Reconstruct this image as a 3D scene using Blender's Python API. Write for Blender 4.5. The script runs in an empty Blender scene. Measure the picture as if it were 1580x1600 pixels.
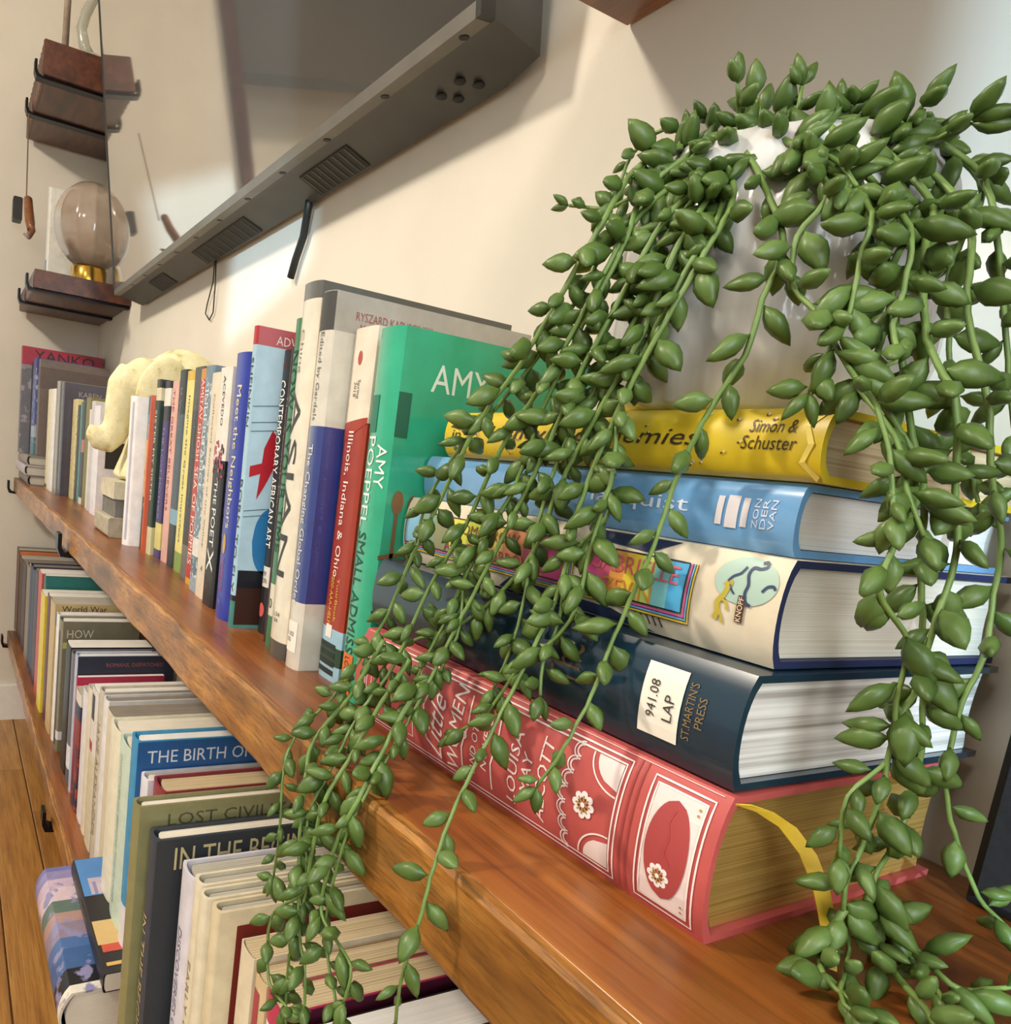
import bpy, bmesh, math, random
from mathutils import Vector, Matrix, Quaternion
R = random.Random(7)
SC = bpy.context.scene
COL = SC.collection
# ------------------------------------------------------------------ camera
FPX, PX, PY = 1205.374, 555.235, 941.783
RIGHT = Vector((0.45439142, 0.88320081, 0.11612395))
DOWN = Vector((0.2047639, 0.02331094, -0.97853377))
FWD = Vector((-0.86694878, 0.46841535, -0.17025535))
EYE = Vector((0.0, -0.17106847, 0.14515806))
cd = bpy.data.cameras.new('camera'); cam = bpy.data.objects.new('camera', cd); COL.objects.link(cam)
cd.sensor_fit = 'HORIZONTAL'; cd.sensor_width = 36.0; cd.lens = FPX / 1580 * 36
cd.shift_x = (790 - PX) / 1580; cd.shift_y = (PY - 800) / 1580
cd.clip_start = 0.01; cd.clip_end = 60
cam.matrix_world = Matrix(((RIGHT.x, -DOWN.x, -FWD.x, EYE.x), (RIGHT.y, -DOWN.y, -FWD.y, EYE.y), (RIGHT.z, -DOWN.z, -FWD.z, EYE.z), (0, 0, 0, 1)))
SC.camera = cam
# ------------------------------------------------------------------ world, lights, exposure
def lin(h):
    h = h.lstrip('#'); v = [int(h[i:i + 2], 16) / 255 for i in (0, 2, 4)]
    return tuple((c / 12.92 if c <= 0.04045 else ((c + 0.055) / 1.055) ** 2.4) for c in v) + (1.0,)
w = bpy.data.worlds.new('room_light'); SC.world = w; w.use_nodes = True
w.node_tree.nodes['Background'].inputs[0].default_value = (1.0, 0.95, 0.88, 1)
w.node_tree.nodes['Background'].inputs[1].default_value = 0.50
def area(name, loc, target, size, power, col, sizey=None):
    l = bpy.data.lights.new(name, 'AREA'); l.energy = power; l.color = col[:3]; l.shape = 'RECTANGLE' if sizey else 'DISK'; l.size = size
    if sizey: l.size_y = sizey
    o = bpy.data.objects.new(name, l); COL.objects.link(o); o.location = loc
    o.rotation_euler = (Vector(target) - Vector(loc)).to_track_quat('-Z', 'Y').to_euler(); return o
area('ceiling_and_fill_lamp', (-1.25, -1.45, 1.55), (-0.9, 0.2, 0.2), 0.20, 35, (1.0, 0.89, 0.75))
area('ceiling_and_fill_lamp', (0.25, -1.3, 1.55), (-0.25, 0.1, 0.1), 0.45, 14, (1.0, 0.91, 0.79))  # unseen fill lamp added in front to brighten the book spines
area('window_daylight', (0.80, -0.35, 0.55), (-0.2, 0.1, 0.1), 0.7, 13, (0.84, 0.93, 1.0), 0.8)
sn = bpy.data.lights.new('sky_sun', 'SUN'); sn.energy = 3.6; sn.angle = math.radians(1.0); sn.color = (0.54, 0.79, 1.0)
so = bpy.data.objects.new('sky_sun', sn); COL.objects.link(so)
so.rotation_euler = Vector((-1.149, 1.0, -0.25)).to_track_quat('-Z', 'Y').to_euler()
SC.view_settings.view_transform = 'Standard'; SC.view_settings.look = 'None'
SC.view_settings.exposure = 0.12; SC.view_settings.gamma = 1.0; SC.view_settings.use_curve_mapping = False
try:
    SC.cycles.use_denoising = True
    SC.cycles.max_bounces = 8
    SC.cycles.caustics_reflective = False; SC.cycles.caustics_refractive = False
except Exception: pass
# ------------------------------------------------------------------ helpers
def ray(px, py): return RIGHT * ((px - PX) / FPX) + DOWN * ((py - PY) / FPX) + FWD
def at(px, py, y):
    r = ray(px, py); return EYE + r * ((y - EYE.y) / r.y)
def atx(px, py, x):
    r = ray(px, py); return EYE + r * ((x - EYE.x) / r.x)
def atz(px, py, z):
    r = ray(px, py); return EYE + r * ((z - EYE.z) / r.z)
def link(o, parent=None):
    COL.objects.link(o)
    if parent: o.parent = parent
    return o
def thing(name, label, cat, loc=(0, 0, 0), rot=(0, 0, 0), group=None):
    o = bpy.data.objects.new(name, None); o.empty_display_size = .02; COL.objects.link(o)
    o.location = loc; o.rotation_euler = rot; tag(o, label, cat, group); return o
def tag(o, label=None, cat=None, group=None, kind=None):
    if label: o['label'] = label
    if cat: o['category'] = cat
    if group: o['group'] = group
    if kind: o['kind'] = kind
    return o
class MB:
    def __init__(s): s.v = []; s.f = []
    def add(s, vs, fs):
        n = len(s.v); s.v += [tuple(p) for p in vs]; s.f += [tuple(i + n for i in f) for f in fs]; return s
    def box(s, a, b):
        (x0, y0, z0), (x1, y1, z1) = a, b
        return s.add([(x0, y0, z0), (x1, y0, z0), (x1, y1, z0), (x0, y1, z0), (x0, y0, z1), (x1, y0, z1), (x1, y1, z1), (x0, y1, z1)],
                     [(0, 3, 2, 1), (4, 5, 6, 7), (0, 1, 5, 4), (1, 2, 6, 5), (2, 3, 7, 6), (3, 0, 4, 7)])
    def rbox(s, a, b, r, seg=3):
        # box with the four long x-edges rounded (profile in y,z)
        (x0, y0, z0), (x1, y1, z1) = a, b; prof = []
        for cy, cz, st in ((y1 - r, z1 - r, 0), (y0 + r, z1 - r, 90), (y0 + r, z0 + r, 180), (y1 - r, z0 + r, 270)):
            for k in range(seg + 1):
                t = math.radians(st + 90 * k / seg); prof.append((cy + r * math.cos(t), cz + r * math.sin(t)))
        n = len(prof); vs = [(x0, p[0], p[1]) for p in prof] + [(x1, p[0], p[1]) for p in prof]
        fs = [(i, (i + 1) % n, n + (i + 1) % n, n + i) for i in range(n)] + [tuple(range(n - 1, -1, -1)), tuple(range(n, 2 * n))]
        return s.add(vs, fs)
    def prism(s, poly, z0, z1):
        n = len(poly); vs = [(p[0], p[1], z0) for p in poly] + [(p[0], p[1], z1) for p in poly]
        return s.add(vs, [(i, (i + 1) % n, n + (i + 1) % n, n + i) for i in range(n)] + [tuple(range(n - 1, -1, -1)), tuple(range(n, 2 * n))])
    def tube(s, pts, rad, seg=6, cap=True):
        pts = [Vector(p) for p in pts]; n = len(pts); vs = []
        up = None
        for i, p in enumerate(pts):
            d = (pts[min(i + 1, n - 1)] - pts[max(i - 1, 0)]).normalized()
            if up is None: up = d.orthogonal().normalized()
            up = (up - d * up.dot(d)).normalized(); sd = d.cross(up)
            r = rad[i] if isinstance(rad, (list, tuple)) else rad
            for k in range(seg):
                t = 2 * math.pi * k / seg; vs.append(p + (up * math.cos(t) + sd * math.sin(t)) * r)
        fs = [(i * seg + k, i * seg + (k + 1) % seg, (i + 1) * seg + (k + 1) % seg, (i + 1) * seg + k) for i in range(n - 1) for k in range(seg)]
        if cap: fs += [tuple(range(seg - 1, -1, -1)), tuple(range((n - 1) * seg, n * seg))]
        return s.add(vs, fs)
    def lathe(s, prof, c, seg=48, rib=None):
        vs = []
        for r, z in prof:
            for k in range(seg):
                t = 2 * math.pi * k / seg; q = r * (rib(t, z) if rib else 1)
                vs.append((c[0] + q * math.cos(t), c[1] + q * math.sin(t), c[2] + z))
        n = len(prof)
        return s.add(vs, [(i * seg + k, i * seg + (k + 1) % seg, (i + 1) * seg + (k + 1) % seg, (i + 1) * seg + k) for i in range(n - 1) for k in range(seg)])
    def ell(s, c, r, seg=20, rings=12, rot=None):
        vs = []; fs = []
        for i in range(rings + 1):
            p = math.pi * i / rings
            for k in range(seg):
                t = 2 * math.pi * k / seg
                q = Vector((r[0] * math.sin(p) * math.cos(t), r[1] * math.sin(p) * math.sin(t), r[2] * math.cos(p)))
                if rot: q.rotate(rot)
                vs.append(q + Vector(c))
        for i in range(rings):
            for k in range(seg): fs.append((i * seg + k, (i + 1) * seg + k, (i + 1) * seg + (k + 1) % seg, i * seg + (k + 1) % seg))
        return s.add(vs, fs)
    def mesh(s, name, smooth=False):
        m = bpy.data.meshes.new(name); m.from_pydata(s.v, [], s.f); m.update()
        bm = bmesh.new(); bm.from_mesh(m); bmesh.ops.remove_doubles(bm, verts=bm.verts, dist=1e-6)
        bmesh.ops.recalc_face_normals(bm, faces=bm.faces); bm.to_mesh(m); bm.free()
        if smooth:
            m.polygons.foreach_set('use_smooth', [True] * len(m.polygons))
        return m
    def build(s, name, mat, parent=None, smooth=False):
        m = s.mesh(name, smooth); m.materials.append(mat)
        return link(bpy.data.objects.new(name, m), parent)
def smooth_angle(o, deg=40):
    m = o.data; m.polygons.foreach_set('use_smooth', [True] * len(m.polygons))
    bm = bmesh.new(); bm.from_mesh(m)
    for e in bm.edges:
        e.smooth = len(e.link_faces) == 2 and e.calc_face_angle(0) < math.radians(deg)
    bm.to_mesh(m); bm.free(); return o
# ------------------------------------------------------------------ materials
_mats = {}
def nodes(name):
    m = bpy.data.materials.new(name); m.use_nodes = True; nt = m.node_tree
    return m, nt, nt.nodes['Principled BSDF']
def coords(nt, scale=(1, 1, 1), loc=(0, 0, 0)):
    t = nt.nodes.new('ShaderNodeTexCoord'); mp = nt.nodes.new('ShaderNodeMapping')
    mp.inputs['Scale'].default_value = scale; mp.inputs['Location'].default_value = loc
    nt.links.new(t.outputs['Object'], mp.inputs[0]); return mp
def noise(nt, vec, scale, detail=4, rough=.55):
    n = nt.nodes.new('ShaderNodeTexNoise'); n.inputs['Scale'].default_value = scale; n.inputs['Detail'].default_value = detail
    n.inputs['Roughness'].default_value = rough; nt.links.new(vec.outputs[0], n.inputs['Vector']); return n
def ramp(nt, fac, stops, mode='LINEAR'):
    r = nt.nodes.new('ShaderNodeValToRGB'); r.color_ramp.interpolation = mode
    el = r.color_ramp.elements
    while len(el) < len(stops): el.new(.5)
    while len(el) > len(stops): el.remove(el[-1])
    for e, (p, c) in zip(el, stops): e.position = p; e.color = c
    nt.links.new(fac, r.inputs[0]); return r
def mixc(nt, a, b, fac, mode='MIX'):
    m = nt.nodes.new('ShaderNodeMix'); m.data_type = 'RGBA'; m.blend_type = mode
    for sock, v in ((m.inputs[6], a), (m.inputs[7], b), (m.inputs[0], fac)):
        if hasattr(v, 'links') or hasattr(v, 'is_linked'): nt.links.new(v, sock)
        else: sock.default_value = v
    return m.outputs[2]
def bump(nt, bsdf, h, strength=.2, dist=.001):
    b = nt.nodes.new('ShaderNodeBump'); b.inputs['Strength'].default_value = strength; b.inputs['Distance'].default_value = dist
    nt.links.new(h, b.inputs['Height']); nt.links.new(b.outputs[0], bsdf.inputs['Normal'])
def plain(hexc, rough=.5, metal=0.0, var=.06, nscale=60, coat=0.0, spec=.5, key=None):
    k = (hexc, rough, metal, var, nscale, coat, spec)
    if k in _mats: return _mats[k]
    m, nt, b = nodes('surface_' + hexc.strip('#'))
    c = lin(hexc); mp = coords(nt); n = noise(nt, mp, nscale)
    d = tuple(max(0, x * (1 - var * 2.5)) for x in c[:3]) + (1,); u = tuple(min(1, x * (1 + var)) for x in c[:3]) + (1,)
    r = ramp(nt, n.outputs[0], [(.3, d), (.7, u)]); nt.links.new(r.outputs[0], b.inputs['Base Color'])
    b.inputs['Roughness'].default_value = rough; b.inputs['Metallic'].default_value = metal
    b.inputs['Coat Weight'].default_value = coat; b.inputs['Coat Roughness'].default_value = .08
    b.inputs['Specular IOR Level'].default_value = spec
    _mats[k] = m; return m
def bands_mat(bands, H, rough=.42, coat=0.0, art=None):
    # flat print on a cover: colour bands by height (fraction of H from the foot up), optional mottled art colours
    m, nt, b = nodes('printed_cover')
    t = nt.nodes.new('ShaderNodeTexCoord'); sp = nt.nodes.new('ShaderNodeSeparateXYZ'); nt.links.new(t.outputs['Object'], sp.inputs[0])
    dv = nt.nodes.new('ShaderNodeMath'); dv.operation = 'DIVIDE'; dv.inputs[1].default_value = H; nt.links.new(sp.outputs[2], dv.inputs[0])
    r = ramp(nt, dv.outputs[0], [(p, lin(c)) for p, c in bands], 'CONSTANT')
    mp = coords(nt); n = noise(nt, mp, 70, 5)
    v = ramp(nt, n.outputs[0], [(.3, (.84, .84, .84, 1)), (.7, (1, 1, 1, 1))])
    out = mixc(nt, r.outputs[0], v.outputs[0], 1.0, 'MULTIPLY')
    if art:
        n2 = noise(nt, coords(nt, (1, 1, 1), (R.random() * 9, 0, 0)), art[0], 3)
        q = ramp(nt, n2.outputs[0], [(.54, (0, 0, 0, 1)), (.60, (1, 1, 1, 1))])
        hi = nt.nodes.new('ShaderNodeMath'); hi.operation = 'LESS_THAN'; hi.inputs[1].default_value = art[2]; nt.links.new(dv.outputs[0], hi.inputs[0])
        mu = nt.nodes.new('ShaderNodeMath'); mu.operation = 'MULTIPLY'; nt.links.new(q.outputs[0], mu.inputs[0]); nt.links.new(hi.outputs[0], mu.inputs[1])
        out = mixc(nt, out, lin(art[1]), mu.outputs[0])
    nt.links.new(out, b.inputs['Base Color']); b.inputs['Roughness'].default_value = rough
    b.inputs['Coat Weight'].default_value = coat; b.inputs['Coat Roughness'].default_value = .06
    return m
def page_mat(hexc, dark, metal=0.0, rough=.85, lines=900):
    m, nt, b = nodes('page_edges')
    n = noise(nt, coords(nt, (lines, 4, 4)), 1.0, 3); n2 = noise(nt, coords(nt), 25, 2)
    r = ramp(nt, n.outputs[0], [(.32, lin(dark)), (.58, lin(hexc))]); r2 = ramp(nt, n2.outputs[0], [(.3, (.86, .86, .86, 1)), (.7, (1, 1, 1, 1))])
    nt.links.new(mixc(nt, r.outputs[0], r2.outputs[0], 1.0, 'MULTIPLY'), b.inputs['Base Color'])
    b.inputs['Roughness'].default_value = rough; b.inputs['Metallic'].default_value = metal
    bump(nt, b, n.outputs[0], .25, .0006); return m
def wood_mat(name, c0, c1, c2, rough=.35, scale=(1.6, 26, 26), blotch=None, coat=.15, loc=(0, 0, 0), streak=.35):
    m, nt, b = nodes(name)
    mp = coords(nt, scale, loc); n = noise(nt, mp, 2.2, 8, .62); n2 = noise(nt, coords(nt, (1.2, 5, 5), loc), 3.0, 3)
    n3 = noise(nt, coords(nt, (scale[0] * 2.5, scale[1] * 7, scale[2] * 7), loc), 2.0, 4, .7)
    r = ramp(nt, n.outputs[0], [(.25, lin(c0)), (.5, lin(c1)), (.75, lin(c2))])
    d = 1 - streak; r3 = ramp(nt, n3.outputs[0], [(.36, (d, d, d, 1)), (.52, (1, 1, 1, 1)), (.75, (1.12, 1.12, 1.12, 1))])
    out = mixc(nt, r.outputs[0], r3.outputs[0], 1.0, 'MULTIPLY')
    if blotch:
        q = ramp(nt, n2.outputs[0], [(.50, (0, 0, 0, 1)), (.68, (1, 1, 1, 1))]); out = mixc(nt, out, lin(blotch), q.outputs[0])
    nt.links.new(out, b.inputs['Base Color']); b.inputs['Roughness'].default_value = rough; b.inputs['Coat Weight'].default_value = coat
    b.inputs['Coat Roughness'].default_value = .25
    bump(nt, b, n3.outputs[0], .12, .0012); return m
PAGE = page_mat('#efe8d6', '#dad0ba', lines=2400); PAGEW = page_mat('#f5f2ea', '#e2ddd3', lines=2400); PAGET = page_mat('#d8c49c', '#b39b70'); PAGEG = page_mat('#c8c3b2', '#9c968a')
PAGE_SHADE = page_mat('#9a9184', '#6d655a'); PAGEL = page_mat('#f3efe6', '#a9a196', lines=330)  # the darkest page tone has lower-shelf shade put into its colour
GOLDP = page_mat('#cda75a', '#ad843e', metal=.45, rough=.36)
M_WOOD = wood_mat('shelf_top_wood', '#653512', '#8d5020', '#a86b32', .33, (1.6, 20, 20), '#5c3214')
M_EDGE = wood_mat('shelf_edge_wood', '#653c12', '#a26a28', '#cc9448', .45, (7, 30, 34), '#5f3b16', streak=.5)
M_DARKWOOD = wood_mat('dark_walnut', '#3c2015', '#58301f', '#6d4029', .4, (3, 26, 26), '#341a10')
M_UNDER = wood_mat('raw_underside', '#6d4f3f', '#82634f', '#8f7160', .6, (3, 20, 20))
M_BLACK = plain('#15131a', .38, .6, .1)
M_LEAF = None
# ------------------------------------------------------------------ the room
WALL_Y, FAR_X, FLOOR_Z, CEIL_Z = .232, -2.64, -.79, 1.65
def wall_mat(hexc, name='painted_plaster'):
    m, nt, b = nodes(name); mp = coords(nt); n = noise(nt, mp, 9, 3); n2 = noise(nt, mp, 260, 3)
    c = lin(hexc); r = ramp(nt, n.outputs[0], [(.3, tuple(x * .95 for x in c[:3]) + (1,)), (.7, c)])
    nt.links.new(r.outputs[0], b.inputs['Base Color']); b.inputs['Roughness'].default_value = .75
    bump(nt, b, n2.outputs[0], .12, .001); return m
M_WALL = wall_mat('#d9d2c3'); M_HEAD = wall_mat('#3a3428', 'dark_taupe'); M_CEIL = wall_mat('#efece6'); M_WHITE = plain('#e9e7e2', .4, 0, .02)
def struct(o): o['kind'] = 'structure'; return o
struct(MB().box((FAR_X - .1, WALL_Y, FLOOR_Z), (1.0, WALL_Y + .1, CEIL_Z)).build('wall_back', M_WALL))
struct(MB().box((FAR_X - .1, -.47, FLOOR_Z), (FAR_X, WALL_Y, CEIL_Z)).build('wall_left', M_WALL))
struct(MB().box((FAR_X - .1, -3.2, 1.21), (FAR_X, -.47, CEIL_Z)).build('wall_header', M_HEAD))  # above the doorway, darker taupe than the walls around it
struct(MB().box((-3.1, -3.2, FLOOR_Z), (-3.0, -.2, CEIL_Z)).build('wall_hall', wall_mat('#e4dcc8', 'hall_paint')))
struct(MB().box((-3.75, -3.3, CEIL_Z), (1.1, WALL_Y + .1, CEIL_Z + .1)).build('ceiling', M_CEIL))
t = struct(thing('trim_1', None, None)); MB().box((FAR_X, -.475, FLOOR_Z), (FAR_X + .025, -.432, CEIL_Z - .01)).build('door_casing', plain('#4a2611', .9, 0, .12, 40, 0, .05), t)
b = struct(MB().box((FAR_X, -.43, FLOOR_Z), (FAR_X + .016, WALL_Y - .001, FLOOR_Z + .115)).build('baseboard_left', M_WHITE))
struct(MB().box((FAR_X + .017, WALL_Y - .016, FLOOR_Z), (.88, WALL_Y - .0005, FLOOR_Z + .115)).build('baseboard_back', M_WHITE))
# right wall with two window openings (behind the camera's shoulder)
wr = struct(thing('wall_right', None, None)); XR = .9
for a, c in (((XR, -3.2, FLOOR_Z), (XR + .1, WALL_Y, .0)), ((XR, -3.2, 1.35), (XR + .1, WALL_Y, CEIL_Z)), ((XR, .0, .0), (XR + .1, WALL_Y, 1.35)),
             ((XR, -1.39, .0), (XR + .1, -.84, 1.35)), ((XR, -3.2, .0), (XR + .1, -1.78, 1.35)), ((XR, -1.78, .0), (XR + .1, -1.39, .80))):
    MB().box(a, c).build('wall_panel', M_WALL, wr)
for i, (y0, y1, z0) in enumerate(((-.84, .0, .0), (-1.78, -1.39, .80))):
    wn = struct(thing('window_%d' % (i + 1), None, None))
    for a, c in (((XR - .01, y0 - .04, z0 - .04), (XR - .001, y1 + .04, z0)), ((XR - .01, y0 - .04, 1.35), (XR - .001, y1 + .04, 1.39)), ((XR - .01, y0 - .04, z0), (XR - .001, y0, 1.35)), ((XR - .01, y1, z0), (XR - .001, y1 + .04, 1.35))):
        MB().box(a, c).build('window_frame', M_WHITE, wn)
# floor of oak boards
M_FLOOR = [wood_mat('oak_board', a, b_, c, .4, (2.2, 30, 30), loc=(i * 3.1, i * 1.7, 0)) for i, (a, b_, c) in enumerate((('#8a5a26', '#a87434', '#bb8a47'), ('#80521f', '#9c692d', '#b07d3d'), ('#936330', '#b07e3f', '#c39454')))]
fl = struct(thing('floor', None, None))
MB().box((-3.7, -3.2, FLOOR_Z - .05), (1.0, WALL_Y + .1, FLOOR_Z - .012)).build('subfloor', M_FLOOR[0], fl)
for i in range(16):
    y0 = WALL_Y - .017 - i * .092; cuts = [-3.64, -2.4 + .8 * R.random(), -1.2 + .6 * R.random(), .2 + .5 * R.random(), .88]
    for x0, x1 in zip(cuts, cuts[1:]):
        MB().rbox((x0 + .001, y0 - .0905, FLOOR_Z - .014), (x1 - .001, y0 - .0005, FLOOR_Z), .002, 1).build('floor_board', R.choice(M_FLOOR), fl)
MB().box((-3.64, -3.2, FLOOR_Z - .014), (.88, WALL_Y - .017 - 16 * .092, FLOOR_Z)).build('floor_board', M_FLOOR[1], fl)
# ------------------------------------------------------------------ shelves
def bracket(parent, x, t=.006, wdt=.03, up=.026, front=-.012):
    m = MB(); o = -WALL_Y; y1 = WALL_Y - .001
    prof = [(y1, -.0003), (front + .012, -.0003), (front + .004, .003), (front, .011), (front, t + up), (front - t, t + up), (front - t, .008), (front - t * .2, -t * .75), (front + .012, -t), (y1, -t)]
    n = len(prof); vs = [(x - wdt / 2, p[0] + o, p[1]) for p in prof] + [(x + wdt / 2, p[0] + o, p[1]) for p in prof]
    m.add(vs, [(i, (i + 1) % n, n + (i + 1) % n, n + i) for i in range(n)] + [(k, k + 1, n - 2 - k, n - 1 - k) for k in range(n // 2 - 1)] + [(n + k + 1, n + k, 2 * n - 1 - k, 2 * n - 2 - k) for k in range(n // 2 - 1)])
    return m.build('bracket', M_BLACK, parent)
def shelf(label, x0, x1, z0, z1, top, edge, brackets):
    s = thing('wall_shelf', label, 'shelf', (x0, WALL_Y, z0))
    yb = WALL_Y - .0008
    L = lambda a: (a[0] - x0, a[1] - WALL_Y, a[2] - z0)
    MB().rbox(L((x0, .006, z0)), L((x1, yb, z1)), .002).build('board', top, s)
    # the milled front edge, slightly wavy
    n = 90; m = MB(); prof = [(.0062, 0), (.0015, 0), (0, .0025), (0, -.0025), (.0015, 0), (.0062, 0)]; vs = []
    for i in range(n + 1):
        x = (x1 - x0) * i / n; wob = .0009 * math.sin(i * .9) + .0006 * math.sin(i * 2.3 + 1)
        for j, (py, pz) in enumerate(prof):
            z = (0 if j < 3 else z1 - z0) + pz; vs.append((x, py - WALL_Y + (wob if 0 < j < 5 else 0), z + (wob * .5 if j in (3, 4) else 0)))
    k = len(prof); m.add(vs, [(i * k + j, (i + 1) * k + j, (i + 1) * k + (j + 1) % k, i * k + (j + 1) % k) for i in range(n) for j in range(k)] + [tuple(range(k)), tuple(n * k + j for j in range(k))])
    m.build('front_edge', edge, s)
    for x in brackets: bracket(s, x - x0)
    return s
LOW = -.48
shelf('long reddish-brown wooden shelf with golden front edge carrying plant and stacked books', -2.56, .75, -.041, 0, M_WOOD, M_EDGE, (-2.545, -1.30))
shelf('lower brown wooden shelf holding the tightly packed row of standing books', -2.58, .75, LOW - .041, LOW, M_WOOD, M_EDGE, (-2.56, -1.32))
shelf('short dark walnut shelf high on the wall above the globe', -2.62, -2.14, .962, 1.036, M_DARKWOOD, M_DARKWOOD, (-2.17, -2.42))
shelf('short dark walnut shelf under the ribbed glass globe', -2.62, -2.14, .487, .53, M_DARKWOOD, M_DARKWOOD, (-2.17, -2.42))
shelf('reddish wooden shelf corner on the wall right of the television, above the trailing plant', -.452, .60, .462, .50, M_WOOD, M_DARKWOOD, (-.33,))
# ------------------------------------------------------------------ lettering and books
_txt = {}
def glyphs(text):
    if text not in _txt:
        c = bpy.data.curves.new('lettering', 'FONT'); c.body = text; c.resolution_u = 2; c.align_x = 'CENTER'; c.align_y = 'CENTER'; c.space_line = .95
        o = bpy.data.objects.new('lettering', c); m = o.to_mesh()
        vs = [tuple(v.co) for v in m.vertices]; fs = [tuple(p.vertices) for p in m.polygons]
        o.to_mesh_clear(); bpy.data.objects.remove(o); bpy.data.curves.remove(c)
        if vs:
            xs = [v[0] for v in vs]; ys = [v[1] for v in vs]
            cx, cy, wx, wy = (min(xs) + max(xs)) / 2, (min(ys) + max(ys)) / 2, max(max(xs) - min(xs), 1e-4), max(max(ys) - min(ys), 1e-4)
            vs = [((v[0] - cx) / wx, (v[1] - cy) / wy) for v in vs]
        _txt[text] = (vs, fs)
    return _txt[text]
def sliced(text, ax, n):
    # cut the letters into narrow strips so that they follow a rounded spine
    key = (text, ax, n)
    if key not in _txt:
        vs, fs = glyphs(text); bm = bmesh.new(); bv = [bm.verts.new((a, c, 0)) for a, c in vs]
        for f in fs:
            try: bm.faces.new([bv[i] for i in f])
            except ValueError: pass
        for i in range(1, n):
            co = [0, 0, 0]; co[ax] = i / n - .5; no = [0, 0, 0]; no[ax] = 1
            bmesh.ops.bisect_plane(bm, geom=bm.verts[:] + bm.edges[:] + bm.faces[:], plane_co=co, plane_no=no, dist=1e-6)
        bm.verts.index_update(); _txt[key] = ([(v.co.x, v.co.y) for v in bm.verts], [tuple(v.index for v in f.verts) for f in bm.faces]); bm.free()
    return _txt[key]
class Book:
    """local axes: x = thickness (front cover at +x), y = depth from spine to fore-edge, z = height"""
    def __init__(s, label, x0, x1, yf, H, W=.15, z=0., col='#888888', bands=None, soft=False, page=None, bulge=None, rough=.42, coat=0., lean=0., yaw=0., flat=False, group=None, art=None, cat='book', edge=None):
        s.T = T = x1 - x0; s.H = H; s.W = W
        W = s.W = min(W, WALL_Y - .004 - yf) if not flat else W
        if flat: rot = Matrix.Rotation(yaw, 4, 'Z') @ Matrix.Rotation(-math.pi / 2, 4, 'Y')
        else: rot = Matrix.Rotation(yaw, 4, 'Z') @ Matrix.Rotation(math.radians(lean), 4, 'Y')
        s.root = thing('book', label, cat, (x0, yf, z), rot.to_euler(), group)
        s.t = t = .0009 if soft else .0026; s.b = bulge if bulge is not None else (.0006 if soft else .0022)
        s.ov = 0 if soft else .0032
        n = 10; outer = []; inner = []
        for i in range(n + 1):
            u = i / n; outer.append((u * T, s.sy(u * T))); inner.append((t + u * (T - 2 * t), s.sy(u * T) + t))
        poly_o = [(0, W)] + outer + [(T, W)]; poly_i = [(t, W)] + inner + [(T - t, W)]
        m = MB(); k = len(poly_o); vs = []
        for zz in (0, H):
            vs += [(p[0], p[1], zz) for p in poly_o] + [(p[0], p[1], zz) for p in poly_i]
        fs = []
        for i in range(k - 1):
            fs += [(i, i + 1, 2 * k + i + 1, 2 * k + i), (k + i + 1, k + i, 3 * k + i, 3 * k + i + 1), (i + 1, i, k + i, k + i + 1), (2 * k + i, 2 * k + i + 1, 3 * k + i + 1, 3 * k + i)]
        fs += [(0, 2 * k, 3 * k, k), (k - 1, 2 * k - 1, 4 * k - 1, 3 * k - 1)]
        m.add(vs, fs)
        mat = bands_mat(bands, H, rough, coat, art) if bands else (bands_mat([(0, col), (.999, col)], H, rough, coat, art) if art else plain(col, rough, 0, .05, 60, coat))
        s.cover = smooth_angle(m.build('cover', mat, s.root), 50)
        if edge:
            s.cover.data.materials.append(plain(edge, .6, 0, .05))
            for pg in s.cover.data.polygons:
                if abs(pg.normal.z) > .9 or (pg.center.y > s.sy(pg.center.x) + t * .5 and t * .3 < pg.center.x < T - t * .3): pg.material_index = 1
        o = s.ov; p = MB(); nn = 6
        poly = [(t + .0002, W - o - .0005)] + [(t + .0002 + (T - 2 * t - .0004) * i / nn, s.sy(T * i / nn) + t + .0012 + (0 if soft else .003)) for i in range(nn + 1)] + [(T - t - .0002, W - o - .0005)]
        fe = [(t + .0002 + (T - 2 * t - .0004) * (nn - i) / nn, W - o - .0005 - (.0 if soft else .003) * math.sin(math.pi * i / nn)) for i in range(1, nn)]
        p.prism(poly + fe, o + .0002, H - o - .0002); p.build('page_block', page or PAGE, s.root)
        s.ink = {}
    def sy(s, x):
        u = max(-1, min(1, 2 * x / s.T - 1)); r = s.b + .0012
        return r - s.b * (1 - u * u) - .0012 * (1 - abs(u) ** 6)
    def _put(s, vs2, fs, side, uc, vc, mode, hexc, lift, own=False):
        key = (hexc, side) if not own else (hexc, side, len(s.ink)); m = s.ink.setdefault(key, MB())
        out = []
        for a, b_ in vs2:
            if mode == 'down': u, v = uc + b_, vc - a
            elif mode == 'up': u, v = uc - b_, vc + a
            else: u, v = uc + a, vc + b_
            if side == 'spine': out.append((u, s.sy(u) - lift, v))
            elif side == 'front': out.append((s.T + lift, u, v))
            elif side == 'foot': out.append((u, v, -lift))
        m.add(out, fs)
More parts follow.
